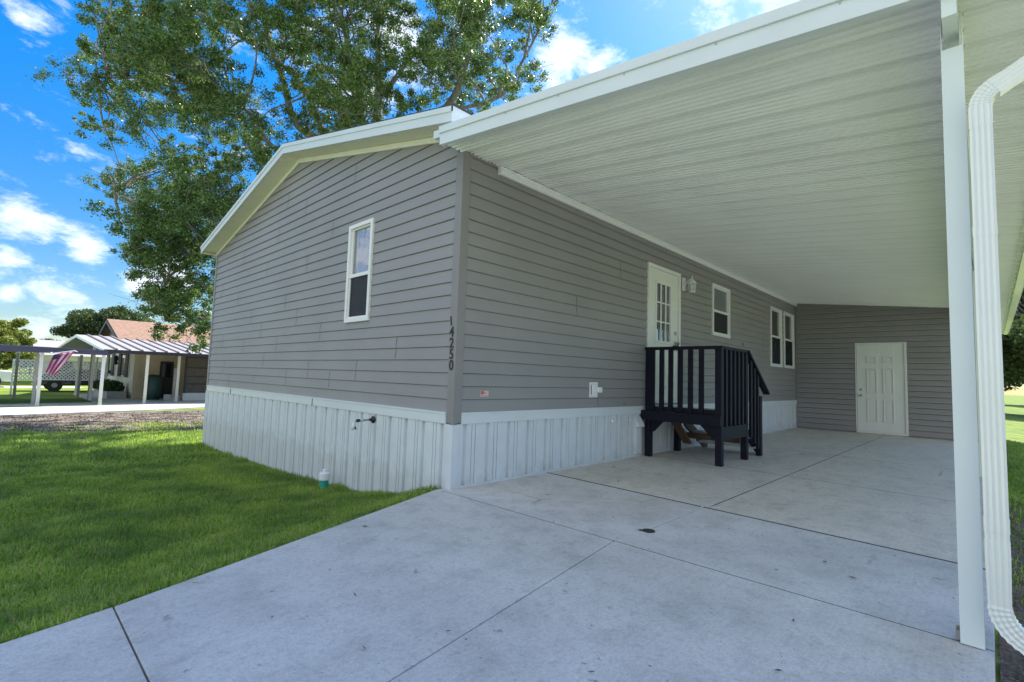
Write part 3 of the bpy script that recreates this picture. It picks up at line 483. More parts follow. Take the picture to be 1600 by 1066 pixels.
# hidden body so that the house is solid: far walls
b = MB(); b.box(.02, HW-.02, -.6, HL, HW, 3.40); b.box(HL-.02, .02, -.6, HL, HW-.02, 3.4); b.box(L+.0, 0, -.3, HL, .02, 3.4)
b.prism([(0.02, 3.4), (HW, 3.4), (RY, 4.26)], 'x', HL-.02, HL)
b.build('rear_walls', M_siding, house)
b = MB(); b.box(.03, .03, .60, HL-.03, HW-.03, .66); b.build('floor_deck', M_room, house)
# skirting: ribbed vinyl panels
def skirt(mp, s0, s1, zbot, ztop, mb):
    prof = []; s = s0
    unit = [(0, .020), (.080, .020), (.088, -.014), (.128, -.014), (.136, .020), (.190, .020), (.192, .000), (.199, .000), (.201, .020), (.236, .020), (.238, .000), (.245, .000), (.247, .020), (.298, .020)]
    while s < s1:
        for a, o_ in unit:
            if s+a < s1: prof.append((s+a, o_))
        s += .302
    prof.append((s1, .012))
    for (a, oa), (b_, ob) in zip(prof, prof[1:]):
        mb.add([mp(a, oa, zbot(a)), mp(b_, ob, zbot(b_)), mp(b_, ob, ztop), mp(a, oa, ztop)], [(0, 1, 2, 3)])
k = MB(); skirt(gm, .03, HW, lambda s: -.62 if s > .8 else -.30, ZT+.01, k); k.build('skirting', M_skirt, house)
k = MB(); skirt(smp, .03, L, lambda s: -.02, ZT+.01, k); k.build('skirting', M_skirt, house)
k = MB(); k.prism([(-.028, -.028), (.055, -.028), (.055, -.012), (-.012, -.012), (-.012, .055), (-.028, .055)], 'z', -.05, ZT-.004); k.build('skirting_corner', M_skirt, house, bevel=.002)
k = MB(); k.box(-.014, HW-.03, -.6, -.024, HW+.014, ZT); k.build('skirting_corner', M_skirt, house, bevel=.002)
k = MB(); k.box(-.030, -.034, -.02, L, -.010, .024); k.build('bottom_channel', M_skirt, house)
# ledger trim
k = MB()
k.box(-.030, .084, ZT, 0, HW-.072, ZB-.018); k.box(-.036, .084, ZB-.018, 0, HW-.072, ZB+.002)
k.build('skirting_trim', M_fascia, house, bevel=.002)
k = MB(); k.box(.084, -.030, ZT, L, 0, ZB-.018); k.box(.084, -.036, ZB-.018, L, 0, ZB+.002)
k.build('skirting_trim', M_fascia, house, bevel=.002)
for yy_ in (6.33, 2.95):
    k = MB(); k.box(-.0375, yy_, ZT-.001, -.0305, yy_+.004, ZB+.003); k.build('trim_joint', M_gap, house)

# roof
YR, YL = -.13, 8.05
rf = MB()
prof = [(YR, roof_top(YR)-.05), (RY, RZ-.05), (YL, roof_top(YL)-.05), (YL, roof_top(YL)-.10), (RY, RZ-.10), (YR, roof_top(YR)-.10)]
def band(mb, x0, x1, lo, hi, ya=YR, yb=YL):
    mb.prism([(ya, roof_top(ya)+hi), (RY, RZ+hi), (RY, RZ+lo), (ya, roof_top(ya)+lo)], 'x', x0, x1)
    mb.prism([(RY, RZ+hi), (yb, roof_top(yb)+hi), (yb, roof_top(yb)+lo), (RY, RZ+lo)], 'x', x0, x1)
roof = MB(); band(roof, -.268, HL+.2, .004, .022, YR-.02, YL+.02); roof = roof.build('roof', M_shingle, house)
f = MB(); band(f, -.270, -.245, -.145, 0, YR, YL); band(f, -.280, -.270, -.052, .002, YR-.012, YL+.012)
f.box(-.245, YR, roof_top(YR)-.145, HL, YR+.02, roof_top(YR)); f.box(-.245, YL-.02, roof_top(YL)-.145, HL, YL, roof_top(YL))
f.box(-.28, YR-.012, roof_top(YR)-.054, HL, YR, roof_top(YR)+.001)
f.build('fascia', M_fascia, roof)
sf = MB()       # grooved soffit boards run across the rake
y = YR+.02; w_ = .075
while y < YL-.02:
    y1 = min(y+w_, YL-.02)
    for a, b_, dz in ((y, min(y+.006, y1), .006), (min(y+.006, y1), y1, 0)):
        za, zb_ = soffit_z(a)+dz, soffit_z(b_)+dz
        sf.add([(-.245, a, za), (-.245, b_, zb_), (.0, b_, zb_), (.0, a, za), (-.245, a, za+.004), (-.245, b_, zb_+.004), (0, b_, zb_+.004), (0, a, za+.004)], [(0,3,2,1),(4,5,6,7),(0,1,5,4),(1,2,6,5),(2,3,7,6),(3,0,4,7)])
    y = y1
sf.box(-.24, HW+.02, soffit_z(YL)-.004, HL, YL-.02, soffit_z(YL)+.003)
sf.build('soffit', M_soffit, roof)
fz = MB()
fz.prism([(.0, soffit_z(0)-.004), (RY, soffit_z(RY)-.004), (RY, soffit_z(RY)-.070), (.0, soffit_z(0)-.070)], 'x', -.026, -.0005)
fz.prism([(RY, soffit_z(RY)-.004), (HW+.03, soffit_z(HW+.03)-.004), (HW+.03, soffit_z(HW+.03)-.070), (RY, soffit_z(RY)-.070)], 'x', -.026, -.0005)
fz.build('frieze_trim', M_soffit, roof, bevel=.002)

# windows
def window(mp, s0, s1, z0, z1, zm, parent, blind=True, lower='screen', flip=1):
    """white single-hung window; s across, out proud"""
    W_ = .046
    fr = MB()
    def bx(a, b_, c_, d_, o0, o1, mb=fr, mi=0):
        p0 = mp(a, o0, c_); p1 = mp(b_, o1, d_); mb.box(*p0, *p1, mi)
    bx(s0, s0+W_, z0, z1, -.03, .036); bx(s1-W_, s1, z0, z1, -.03, .036)
    bx(s0+W_, s1-W_, z0, z0+W_, -.03, .0345); bx(s0+W_, s1-W_, z1-W_, z1, -.03, .0345)
    fr = fr.build('window', M_white, parent, bevel=.003)
    ra = MB(); bx(s0+W_, s1-W_, zm-.022, zm+.022, -.02, .024, ra)
    for a in (s0+W_, s1-W_-.022): bx(a, a+.022, z0+W_, zm-.022, -.02, .014, ra); bx(a, a+.022, zm+.022, z1-W_, -.03, .006, ra)
    bx(s0+W_+.022, s1-W_-.022, z0+W_, z0+W_+.026, -.02, .0135, ra)
    bx(s0+W_+.022, s1-W_-.022, z1-W_-.020, z1-W_, -.03, .0055, ra)
    ra.build('sash', M_white, fr, bevel=.002)
    gl = MB(); bx(s0+W_+.02, s1-W_-.02, zm+.02, z1-W_-.02, -.018, -.014, gl)
    gl.build('pane', M_clear, fr)
    gl = MB(); bx(s0+W_+.02, s1-W_-.02, z0+W_+.02, zm-.02, -.008, -.004, gl)
    gl.build('pane', M_clear, fr)
    sc = MB()
    if lower == 'screen':
        bx(s0+W_+.021, s1-W_-.021, z0+W_+.025, zm-.021, .002, .003, sc); sc.build('insect_screen', M_mesh, fr)
    bl = MB()
    zz = z1-.05; zend = zm-.10 if blind else z1-.2
    while zz > zend:
        a0 = mp(s0+.05, -.034, zz); a1 = mp(s1-.05, -.034, zz); b0 = mp(s1-.05, -.026, zz-.023); b1 = mp(s0+.05, -.026, zz-.023)
        bl.add([a0, a1, b0, b1], [(0, 1, 2, 3)]); zz -= .024
    bl.build('blind', M_blind, fr)
    rm = MB(); ins = .9
    c0 = (s0-.3, -.10, z0-.3); c1 = (s1+.3, -ins, z1+.25)
    P = lambda s, o_, z: mp(s, o_, z)
    A = [P(c0[0], -.10, c0[2]), P(c1[0], -.10, c0[2]), P(c1[0], -.10, c1[2]), P(c0[0], -.10, c1[2]), P(c0[0], -ins, c0[2]), P(c1[0], -ins, c0[2]), P(c1[0], -ins, c1[2]), P(c0[0], -ins, c1[2])]
    rm.add(A, [(4, 5, 6, 7), (0, 1, 5, 4), (1, 2, 6, 5), (2, 3, 7, 6), (3, 0, 4, 7)])
    rm.build('room_niche', M_room, fr)
    return fr
def clearglass(name, tint, refl=.12):
    m = bpy.data.materials.new(name); m.use_nodes = True; n = m.node_tree.nodes; l = m.node_tree.links
    out = n['Material Output']; n.remove(n['Principled BSDF'])
    t_ = N(n, 'ShaderNodeBsdfTransparent'); t_.inputs[0].default_value = (*tint, 1); g_ = N(n, 'ShaderNodeBsdfGlossy'); g_.inputs['Roughness'].default_value = .02
    nz2 = N(n, 'ShaderNodeTexNoise'); nz2.inputs['Scale'].default_value = 5; bp_ = N(n, 'ShaderNodeBump'); bp_.inputs['Strength'].default_value = .05; bp_.inputs['Distance'].default_value = .02
    l.new(nz2.outputs[0], bp_.inputs['Height']); l.new(bp_.outputs[0], g_.inputs['Normal'])
    lw = N(n, 'ShaderNodeFresnel'); lw.inputs[0].default_value = 1.5
    ad = N(n, 'ShaderNodeMath', operation='MULTIPLY_ADD'); l.new(lw.outputs[0], ad.inputs[0]); ad.inputs[1].default_value = 1.3; ad.inputs[2].default_value = refl; ad.use_clamp = True
    x_ = N(n, 'ShaderNodeMixShader'); l.new(ad.outputs[0], x_.inputs[0]); l.new(t_.outputs[0], x_.inputs[1]); l.new(g_.outputs[0], x_.inputs[2]); l.new(x_.outputs[0], out.inputs[0])
    return m
M_clear = clearglass('window_glass', (.82, .95, .93), .32)
def meshmat():
    m = bpy.data.materials.new('screen_mesh'); m.use_nodes = True; n = m.node_tree.nodes; l = m.node_tree.links
    out = n['Material Output']; d_ = n['Principled BSDF']; d_.inputs['Base Color'].default_value = (.02, .022, .03, 1); d_.inputs['Roughness'].default_value = .6
    t_ = N(n, 'ShaderNodeBsdfTransparent'); x_ = N(n, 'ShaderNodeMixShader')
    tc_ = N(n, 'ShaderNodeTexCoord'); w_ = N(n, 'ShaderNodeTexWave'); w_.inputs['Scale'].default_value = 3.2; w_.inputs['Distortion'].default_value = 6; w_.inputs['Detail'].default_value = 2; w_.bands_direction = 'X'
    mp_ = N(n, 'ShaderNodeMapping'); mp_.inputs['Rotation'].default_value = (0, 0, R(90)); l.new(tc_.outputs['Object'], mp_.inputs[0]); mp_.inputs['Scale'].default_value = (3, 3, .8); l.new(mp_.outputs[0], w_.inputs[0])
    r_ = N(n, 'ShaderNodeMapRange'); l.new(w_.outputs[1], r_.inputs[0]); r_.inputs[3].default_value = .55; r_.inputs[4].default_value = .75
    l.new(r_.outputs[0], x_.inputs[0]); l.new(t_.outputs[0], x_.inputs[1]); l.new(d_.outputs[0], x_.inputs[2]); l.new(x_.outputs[0], out.inputs[0])
    return m
M_mesh = meshmat()
window(gm, *WG, 2.268, house)
w = window(smp, *WS[0], 2.43, house)
window(smp, *WS[1], 2.235, house); window(smp, *WS[2], 2.235, house)

# entry door (nine-lite)
def dbox(mb, a, b_, z0, z1, o0, o1, mi=0): mb.box(*smp(a, o0, z0), *smp(b_, o1, z1), mi)
df = MB(); a, b_, z0, z1 = D_
dbox(df, a, a+.052, z0, z1, -.06, .034); dbox(df, b_-.052, b_, z0, z1, -.06, .034); dbox(df, a+.052, b_-.052, z1-.052, z1, -.06, .0325); dbox(df, a+.052, b_-.052, z0, z0+.03, -.06, .06)
df = df.build('door_frame', M_white, house, bevel=.003)
x0, x1 = a+.054, b_-.054
gx0, gx1, gz0, gz1 = 3.935, 4.405, 1.70, 2.60
lf = MB()
dbox(lf, x0, gx0, z0+.03, z1-.054, -.03, .004); dbox(lf, gx1, x1, z0+.03, z1-.054, -.03, .004)
dbox(lf, gx0, gx1, z0+.03, gz0, -.03, .004); dbox(lf, gx0, gx1, gz1, z1-.054, -.03, .004)
door = lf.build('door', M_door, house)
rim = MB()
for q in ((gx0-.03, gx0+.005, gz0-.03, gz1+.03), (gx1-.005, gx1+.03, gz0-.03, gz1+.03)): dbox(rim, *q, .004, .020)
dbox(rim, gx0+.005, gx1-.005, gz1-.005, gz1+.03, .004, .019); dbox(rim, gx0+.005, gx1-.005, gz0-.03, gz0+.005, .004, .019)
for i in (1, 2):
    xx = gx0+(gx1-gx0)*i/3; dbox(rim, xx-.011, xx+.011, gz0, gz1, -.004, .014)
    zz = gz0+(gz1-gz0)*i/3
    for j in range(3):
        dbox(rim, gx0+(gx1-gx0)*j/3+.011, gx0+(gx1-gx0)*(j+1)/3-.011, zz-.011, zz+.011, -.003, .0135)
rim.build('lite_grille', M_white, door, bevel=.002)
pn = MB(); dbox(pn, gx0, gx1, gz0, gz1, -.016, -.012); pn.build('pane', M_clear, door)
cu = MB()
for i in range(24):
    xa = gx0+.02+(gx1-gx0-.04)*i/24; xb = gx0+.02+(gx1-gx0-.04)*(i+1)/24
    oa, ob = -.10-.02*math.sin(i*1.1), -.10-.02*math.sin((i+1)*1.1)
    cu.add([smp(xa, oa, gz0), smp(xb, ob, gz0), smp(xb, ob, 1.96), smp(xa, oa, 1.96)], [(0, 1, 2, 3)])
cu.build('curtain', M_curtain, door)
rm = MB(); A = [smp(s, o_, z) for s, o_, z in ((3.3,-.13,.75),(5.0,-.13,.75),(5.0,-.13,3.0),(3.3,-.13,3.0),(3.3,-1.2,.75),(5.0,-1.2,.75),(5.0,-1.2,3.0),(3.3,-1.2,3.0))]
rm.add(A, [(4,5,6,7),(0,1,5,4),(1,2,6,5),(2,3,7,6),(3,0,4,7)]); rm.build('room_niche', M_room, house)
kn = MB(); kn.lathe([(.030, 0), (.030, .008), (.012, .014), (.012, .035), (.026, .045), (.028, .06), (.015, .072), (.0, .074)], smp(4.60, .004, 1.70), (0, -1, 0)); kn.build('door_handle', M_chrome, door, smooth=True)
kn = MB(); kn.lathe([(.030, 0), (.030, .012), (.018, .020), (.0, .021)], smp(4.585, .004, 1.86), (0, -1, 0)); kn.build('deadbolt', M_chrome, door, smooth=True)
kn = MB(); kn.box(4.50, -.06, 1.585, 4.62, -.005, 1.66); kn.tube([(4.58, -.05, 1.66), (4.58, -.05, 1.70), (4.62, -.05, 1.71)], .008); kn.build('lock_box', M_black, door, bevel=.006)
# porch lamp: plate, arm, lantern cage
lp = MB(); dbox(lp, 4.79, 4.90, 2.60, 2.82, .012, .035); dbox(lp, 4.81, 4.88, 2.63, 2.79, .035, .045)
lamp = lp.build('porch_lamp', M_white, house, bevel=.004)
lx, ly, lz = 4.87, -.16, 2.60
ar = MB(); ar.tube([(4.845, -.045, 2.70), (4.85, -.09, 2.755), (4.86, -.13, 2.79), (lx, ly, 2.80)], .009); ar.lathe([(.006, .20), (.012, .215), (.004, .235), (0, .25)], (lx, ly, lz), seg=8); ar.build('lamp_arm', M_white, lamp)
cg = MB()
for i in range(6):
    t0 = math.pi/3*i; cs, sn = math.cos(t0), math.sin(t0)
    cg.beam((lx+.042*cs, ly+.042*sn, lz-.02), (lx+.056*cs, ly+.056*sn, lz+.115), .007, .007)
cg.lathe([(.048, -.04), (.052, -.035), (.052, -.02), (.040, -.012)], (lx, ly, lz), seg=6)
cg.lathe([(.070, .112), (.070, .120), (.040, .160), (.018, .185), (.010, .200)], (lx, ly, lz), seg=6)
cg.build('lamp_cage', M_white, lamp)
gb = MB(); gb.lathe([(.036, -.012), (.048, .110)], (lx, ly, lz), seg=6); gb.build('lamp_glass', M_clear, lamp)
gb = MB(); gb.lathe([(.010, -.01), (.010, .03), (.024, .06), (.020, .085), (0, .1)], (lx, ly, lz), seg=10); gb.build('lamp_bulb', M_pvc, lamp, smooth=True)
# outlet box with cover
q = MB(); dbox(q, 2.19, 2.36, .842, 1.036, .010, .030); q = q.build('outlet_box', M_white, house, bevel=.003)
v = MB(); dbox(v, 2.215, 2.335, .87, 1.01, .030, .048); dbox(v, 2.29, 2.385, .905, .975, .049, .085); v.build('outlet_cover', M_white, q, bevel=.006)
v = MB(); dbox(v, 2.209, 2.216, .88, 1.0, .0305, .034); v.build('outlet_gasket', M_black, q)
# warning sticker (faded)
q = MB(); dbox(q, .325, .435, .862, .922, .0125, .0155); q = q.build('warning_sticker', M_paper, house)
v = MB(); dbox(v, .330, .372, .884, .918, .0156, .0162); dbox(v, .376, .405, .894, .902, .0156, .0162); dbox(v, .332, .43, .868, .872, .0156, .0162); v.build('sticker_print', M_red, q)
# skirting fittings near the steps
v = MB(); v.lathe([(.028, 0), (.030, .02), (.022, .035), (0, .038)], smp(2.72, .012, .52), (0, -1, 0)); v.build('vent_cap', M_pvc, house, smooth=True)
v = MB(); v.lathe([(.022, 0), (.022, .03), (.0, .034)], smp(3.17, .012, .515), (0, -1, 0)); v.build('vent_cap', M_pvc, house, smooth=True)
v = MB(); v.prism([(-.012, .56), (-.03, .56), (-.10, .44), (-.10, .42), (-.012, .42)], 'x', 3.30, 3.46); v.box(3.31, -.05, .04, 3.45, -.012, .42); v.build('dryer_duct', M_skirt, house, bevel=.004)
v = MB(); v.box(3.02, -.019, .735, 3.03, -.014, .75); v.box(3.05, -.019, .735, 3.06, -.014, .75); v.build('weep_marks', M_black, house)
v = MB(); dbox(v, 7.62, 7.68, 1.86, 1.93, .01, .03); v.build('doorbell_box', M_corner, house)
# faucet on gable skirting
fa = MB(); fa.tube([(-.01, 1.395, .535), (-.21, 1.395, .528)], .011); fa.tube([(-.21, 1.395, .528), (-.24, 1.395, .525), (-.255, 1.395, .50)], .010)
fa = fa.build('outdoor_faucet', M_chrome, house, smooth=True)
v = MB(); v.lathe([(.042, 0), (.042, .012), (.018, .03), (.016, .05)], (-.012, 1.395, .535), (-1, 0, 0)); v.build('faucet_flange', M_black, fa)
v = MB(); v.lathe([(.016, 0), (.018, .03), (.012, .045)], (-.185, 1.395, .53), (-1, 0, 0)); v.build('faucet_collar', M_black, fa)
v = MB(); v.lathe([(.013, 0), (.024, .004), (.026, .010), (.012, .016)], (-.215, 1.42, .455), (-.6, .5, -.5)); v.build('faucet_knob', M_black, fa)
v = MB(); v.tube([(-.252, 1.395, .51), (-.262, 1.398, .47), (-.262, 1.40, .43)], [.013, .018, .016]); v.build('faucet_spout', M_pvc, fa, smooth=True)
# house number
def text_mesh(name, s, size, loc, rot, mat_, parent, depth=.003, sx=1.0):
    cu_ = bpy.data.curves.new(name, 'FONT'); cu_.body = s; cu_.size = size; cu_.extrude = depth; cu_.align_x = 'CENTER'; cu_.align_y = 'CENTER'
    cu_.offset = size*.012
    to = bpy.data.objects.new(name, cu_); COL.objects.link(to); bpy.context.view_layer.update()
    me = bpy.data.meshes.new_from_object(to.evaluated_get(bpy.context.evaluated_depsgraph_get())); bpy.data.objects.remove(to)
    me.transform(Matrix.LocRotScale(Vector(loc)-wloc(parent), rot, Vector((sx, 1, 1)))); me.materials.clear(); me.materials.append(mat_)
    o_ = bpy.data.objects.new(name, me); COL.objects.link(o_); o_.parent = parent; return o_
face = Matrix(((0, 0, -1), (-1, 0, 0), (0, 1, 0))).to_quaternion()
for i, ch in enumerate('14250'):
    rot = face @ Matrix.Rotation(R(9 if i == 0 else random.uniform(-2, 2)), 3, 'Z').to_quaternion()
    text_mesh('house_number', ch, .138 if i else .125, (-.0235, .050-.004*i+(.012 if i == 0 else 0), 1.585-.107*i), rot, M_black, house, .0025, .95)

# ============================================================ CARPORT
CS = .113
def cz(y): return 3.292+CS*y
CX0, CX1, CYO = -.30, 17.6, -4.02
cp = thing('carport', 'white attached carport roof over the patio, ribbed underside, square corner post', 'carport', (0, 0, 0))
pan = MB(); x = CX0
us = [(0, 0), (.022, 0), (.0235, -.016), (.028, -.016), (.036, 0), (.0508, 0)]
pxs = []
while x < CX1:
    kk = int(round((x-CX0)/.0508)); big = (kk % 6 == 0)
    for a, d_ in us[:-1]: pxs.append((x+a, d_*(1.5 if big else 1)-.020*(kk % 6)/6))
    x += .0508
for (a, da), (b_, db) in zip(pxs, pxs[1:]):
    pan.add([(a, 0.03, cz(.03)+da), (b_, .03, cz(.03)+db), (b_, CYO, cz(CYO)+db), (a, CYO, cz(CYO)+da)], [(0, 1, 2, 3)])
pan.build('ceiling_panels', M_ceiling, cp)
tp = MB(); tp.prism([(.1, cz(.1)+.012), (CYO, cz(CYO)+.012), (CYO, cz(CYO)+.085), (.1, cz(.1)+.085)], 'x', CX0, CX1); tp.build('roof', M_fascia, cp)
fa_ = MB(); yA, yB = -.03, CYO-.02
fb = lambda y: 3.212+.118*y
fa_.prism([(yA, fb(yA)), (yB, fb(yB)), (yB, fb(yB)+.105), (yA, fb(yA)+.105)], 'x', -.324, -.302)
fa_.prism([(yA, fb(yA)+.105), (yB, fb(yB)+.105), (yB, fb(yB)+.172), (yA, fb(yA)+.172)], 'x', -.338, -.302)
fa_.box(-.30, yA, fb(yA), -.262, yA+.004, fb(yA)+.17)
fa_.prism([(yA, fb(yA)), (yB, fb(yB)), (yB, fb(yB)+.004), (yA, fb(yA)+.004)], 'x', -.302, -.280)
fas = fa_.build('fascia', M_fascia, cp, bevel=.002)
for yy_ in (-.9, -1.45, -2.0, -2.6, -3.2):
    sc = MB(); sc.lathe([(.006, 0), (.005, .004)], (-.324, yy_, fb(yy_)+.095), (-1, 0, 0), seg=8); sc.build('screw', M_chrome, fas)
# wall rail under the ceiling
rl = MB(); rl.box(.468, -.050, 3.182, L, -.016, 3.262); rl.box(.462, -.065, 3.175, .468, -.010, 3.285); rl.box(.468, -.062, 3.238, L, -.050, 3.262)
rl.build('wall_rail', M_white, cp, bevel=.002)
# beam and posts
PX, PY, PW = -.129, -3.554, .0765
bz = 2.69
bm_ = MB(); bm_.box(-.285, PY-.012, bz, CX1-.1, PY-PW+.014, cz(PY)-.012); bm_.build('beam', M_post, cp)
def post(px, notch=True):
    pm = MB(); y0, y1 = PY, PY-PW; t_ = .0035; zt = 2.625
    pm.box(px, y0, 0.004, px+t_, y1, zt)                       # front face, cut low for the beam
    pm.box(px+t_, y0, .004, px+.0765, y0-t_, 2.80); pm.box(px+t_, y1+t_, .004, px+.0765, y1, 2.80)
    pm.box(px+.0765-t_, y0-t_, .004, px+.0765, y1+t_, zt)
    po = pm.build('post', M_post, cp)
    for (xx, zz) in ((px+.02, 2.775), (px+.055, 2.72), (px+.02, 2.70), (px+.05, 2.64)):
        for yy_, dy in ((y0, 1), (y1, -1)):
            sc_ = MB(); sc_.lathe([(.006, 0), (.006, .004), (.003, .006)], (xx, yy_, zz), (0, dy, 0), seg=8); sc_.build('screw', M_chrome, po)
    return po
for px in (PX, 5.6, 11.3): post(px)
br = MB(); br.box(PX+.01, PY+.001, .012, PX+.07, PY+.014, .05); br.build('post_bracket', M_chrome, cp)
# gutter and downspout
gt = MB(); gy0, gy1 = CYO, CYO-.13; gz = cz(CYO)
gpro = [(gy0, gz+.09), (gy0, gz-.045), (gy0-.075, gz-.045), (gy0-.085, gz-.02), (gy0-.12, gz+.03), (gy0-.125, gz+.075), (gy0-.11, gz+.085), (gy0-.118, gz+.07), (gy0-.112, gz+.03), (gy0-.08, gz-.012), (gy0-.07, gz-.037), (gy0-.008, gz-.037), (gy0-.008, gz+.09)]
gt.prism(gpro, 'x', CX0-.02, CX1); gt = gt.build('gutter', M_down, cp)
gt2 = MB(); gt2.prism([(gy0+.05, gz-.02), (gy0+.001, gz-.02), (gy0+.001, gz+.07), (gy0+.05, gz+.07)], 'x', CX0, CX1); gt2.build('gutter_backer', M_fascia, cp)
ds = MB()
path = []
yc, xc_, hw, hd = -3.678, -.165, .037, .028
path += [(yc, z_) for z_ in (0.44, 0.80, 1.14, 1.145, 1.6, 2.0, 2.24)]
# upper elbow towards the gutter
def arc(cy_, cz_, r_, a0, a1, nseg):
    return [(cy_+r_*math.cos(R(a0+(a1-a0)*i/nseg)), cz_+r_*math.sin(R(a0+(a1-a0)*i/nseg))) for i in range(nseg+1)]
upper = arc(yc-.085, 2.29, .085, 0, 62, 14)
dirv = (math.cos(R(152)), math.sin(R(152)))
end = upper[-1]; upper += [(end[0]-.045, end[1]+.024), (end[0]-.16, end[1]+.085), (-4.04, end[1]+.17), (-4.06, end[1]+.23), (-4.065, gz-.04)]
lower = [(yc, .40)]+arc(yc-.14, .21, .14, 0, -68, 16)
e2 = lower[-1]; lower += [(e2[0]-.10, e2[1]-.035), (e2[0]-.32, e2[1]-.09)]
def flute(pts, crimp):
    """fluted rectangular pipe along a path in the y-z plane"""
    n_ = len(pts); sec = []
    nf = 4
    top = []
    for i in range(nf*4+1):
        t_ = -1+2*i/(nf*4); ph = i % 4
        top.append((t_*hw, hd-(.0045 if ph == 2 else .002 if ph in (1, 3) else 0)))
    sec = top+[(hw, -hd), (-hw, -hd)]
    m_ = len(sec); o_ = len(ds.v)
    for i, (yy_, zz_) in enumerate(pts):
        a_ = pts[max(i-1, 0)]; b2 = pts[min(i+1, n_-1)]
        ty, tz = b2[0]-a_[0], b2[1]-a_[1]; q_ = math.hypot(ty, tz); ty /= q_; tz /= q_
        ny, nz3 = tz, -ty            # across
        k_ = 1.0
        if crimp and 1 < i < n_-4 and i % 2: k_ = .92
        for (u_, d_) in sec:
            if crimp: d_ = min(d_, hd-.001)
            ds.v.append((xc_-d_*k_, yy_+ny*u_*k_, zz_+nz3*u_*k_))
    for i in range(n_-1):
        for j in range(m_): ds.f.append((o_+i*m_+j, o_+i*m_+(j+1) % m_, o_+(i+1)*m_+(j+1) % m_, o_+(i+1)*m_+j)); ds.mi.append(0)
flute(path, False)
ds.build('downspout', M_down, gt, bevel=0)
def elbow(pts, k=1.035):
    global ds, hw, hd
    s1, s2 = hw, hd; hw, hd = hw*k, hd*k; ds = MB(); flute(pts, True); ds.build('downspout_elbow', M_down, gt); hw, hd = s1, s2
elbow([(yc, 2.20), (yc, 2.24)]+upper, 1.03); elbow([(yc, .47), (yc, .43)]+lower, 1.03)
ds = MB(); hw *= 1.04; hd *= 1.04; flute([(yc, 1.72), (yc, 1.765)], False); ds.build('downspout_strap', M_down, gt)
ds = MB(); flute([(yc, .50), (yc, .56)], False); ds.build('downspout_strap', M_down, gt)

# ============================================================ SHED
shed = thing('storage_shed', 'grey sided storage room closing the far end of the carport, white panel door', 'shed', (L, -2, 0))
shm = lambda s, o_, z: (L-o_, s, z)
DS = (-2.31, -1.315, .0, 2.175)
sw = MB(); siding(shm, .03, 3.27, lambda z: (-3.54 if z < cz(-3.54)-.01 else (z-3.292+.01)/CS, -.02) if z < 3.28 else (-.05, -.02), [(DS[0]+.03, DS[1]-.03, -.1, DS[3]-.03)], sw, LIP=.030)
sw.build('front_siding', M_siding, shed)
sw = MB(); sw.box(L, -3.54, -.3, 17.2, -3.52, cz(-3.54)-.02); sw.box(17.18, -3.54, -.3, 17.2, 0, 2.85); sw.build('rear_walls', M_siding, shed)
v = MB(); v.box(L-.022, -3.56, .0, L+.03, -3.50, cz(-3.5)-.02); v.build('corner_trim', M_corner, shed)
v = MB(); v.box(L-.02, -.045, .0, L+.0, -.016, 3.24); v.build('corner_trim', M_corner, shed)
v = MB(); v.box(L-.02, -3.5, .006, L, DS[0], .035); v.build('base_channel', M_corner, shed)
v = MB(); v.box(L-.02, DS[1], .006, L, -.05, .035); v.build('base_channel', M_corner, shed)
def sbox(mb, a, b_, z0, z1, o0, o1): mb.box(L-o0, a, z0, L-o1, b_, z1)
v = MB(); sbox(v, DS[0], DS[0]+.045, 0.01, DS[3], -.03, .03); sbox(v, DS[1]-.02, DS[1], 0.01, DS[3], -.03, .03); sbox(v, DS[0]+.045, DS[1]-.02, DS[3]-.03, DS[3], -.03, .0285); sbox(v, DS[0]+.045, DS[1]-.02, .008, .06, -.03, .05)
v.build('door_frame', M_corner if False else M_door, shed, bevel=.003)
y0, y1 = DS[0]+.047, DS[1]-.022
dl = MB(); sbox(dl, y0, y1, .062, DS[3]-.032, -.03, .005)
dl = dl.build('door', M_door, shed, bevel=.002)
pnl = MB()
wd = y1-y0
for (ca, cb) in ((y0+wd*.22, y0+wd*.44), (y0+wd*.56, y0+wd*.78)):
    for (za, zb_) in ((.29, .82), (.96, 1.55), (1.68, 1.84)):
        for (p_, q_, r_, s_) in ((ca, cb, za, za+.022), (ca, cb, zb_-.022, zb_), (ca, ca+.022, za+.022, zb_-.022), (cb-.022, cb, za+.022, zb_-.022)): sbox(pnl, p_, q_, r_, s_, .005, .024)
        sbox(pnl, ca+.05, cb-.05, za+.05, zb_-.05, .005, .014)
pnl.build('door_panels', M_door, dl, bevel=.004)
v = MB(); v.lathe([(.028, 0), (.028, .008), (.011, .014), (.011, .03), (.026, .042), (.024, .06), (0, .066)], (L-.005, y1-.085, .90), (-1, 0, 0)); v.build('door_handle', M_chrome, dl, smooth=True)
v = MB(); v.lathe([(.028, 0), (.028, .012), (.016, .018), (0, .019)], (L-.005, y1-.085, 1.04), (-1, 0, 0)); v.build('deadbolt', M_chrome, dl, smooth=True)

# ============================================================ PORCH STEPS
ps = thing('porch_steps', 'dark navy wooden landing with baluster railings and steps beside the side door', 'porch steps', (4.1, -.6, 0))
def pb(name, *boxes, m_=M_navy, par=ps, bev=.003):
    q = MB()
    for b_ in boxes: q.box(*b_)
    return q.build(name, m_, par, bevel=bev)
X0, X1, XE = 3.50, 4.50, 5.09; YI, YO = -.075, -1.165; DZ = .69; RT = 1.565
pb('deck', (X0+.04, YI+.02, DZ-.036, X1, YO+.04, DZ), m_=M_deck)
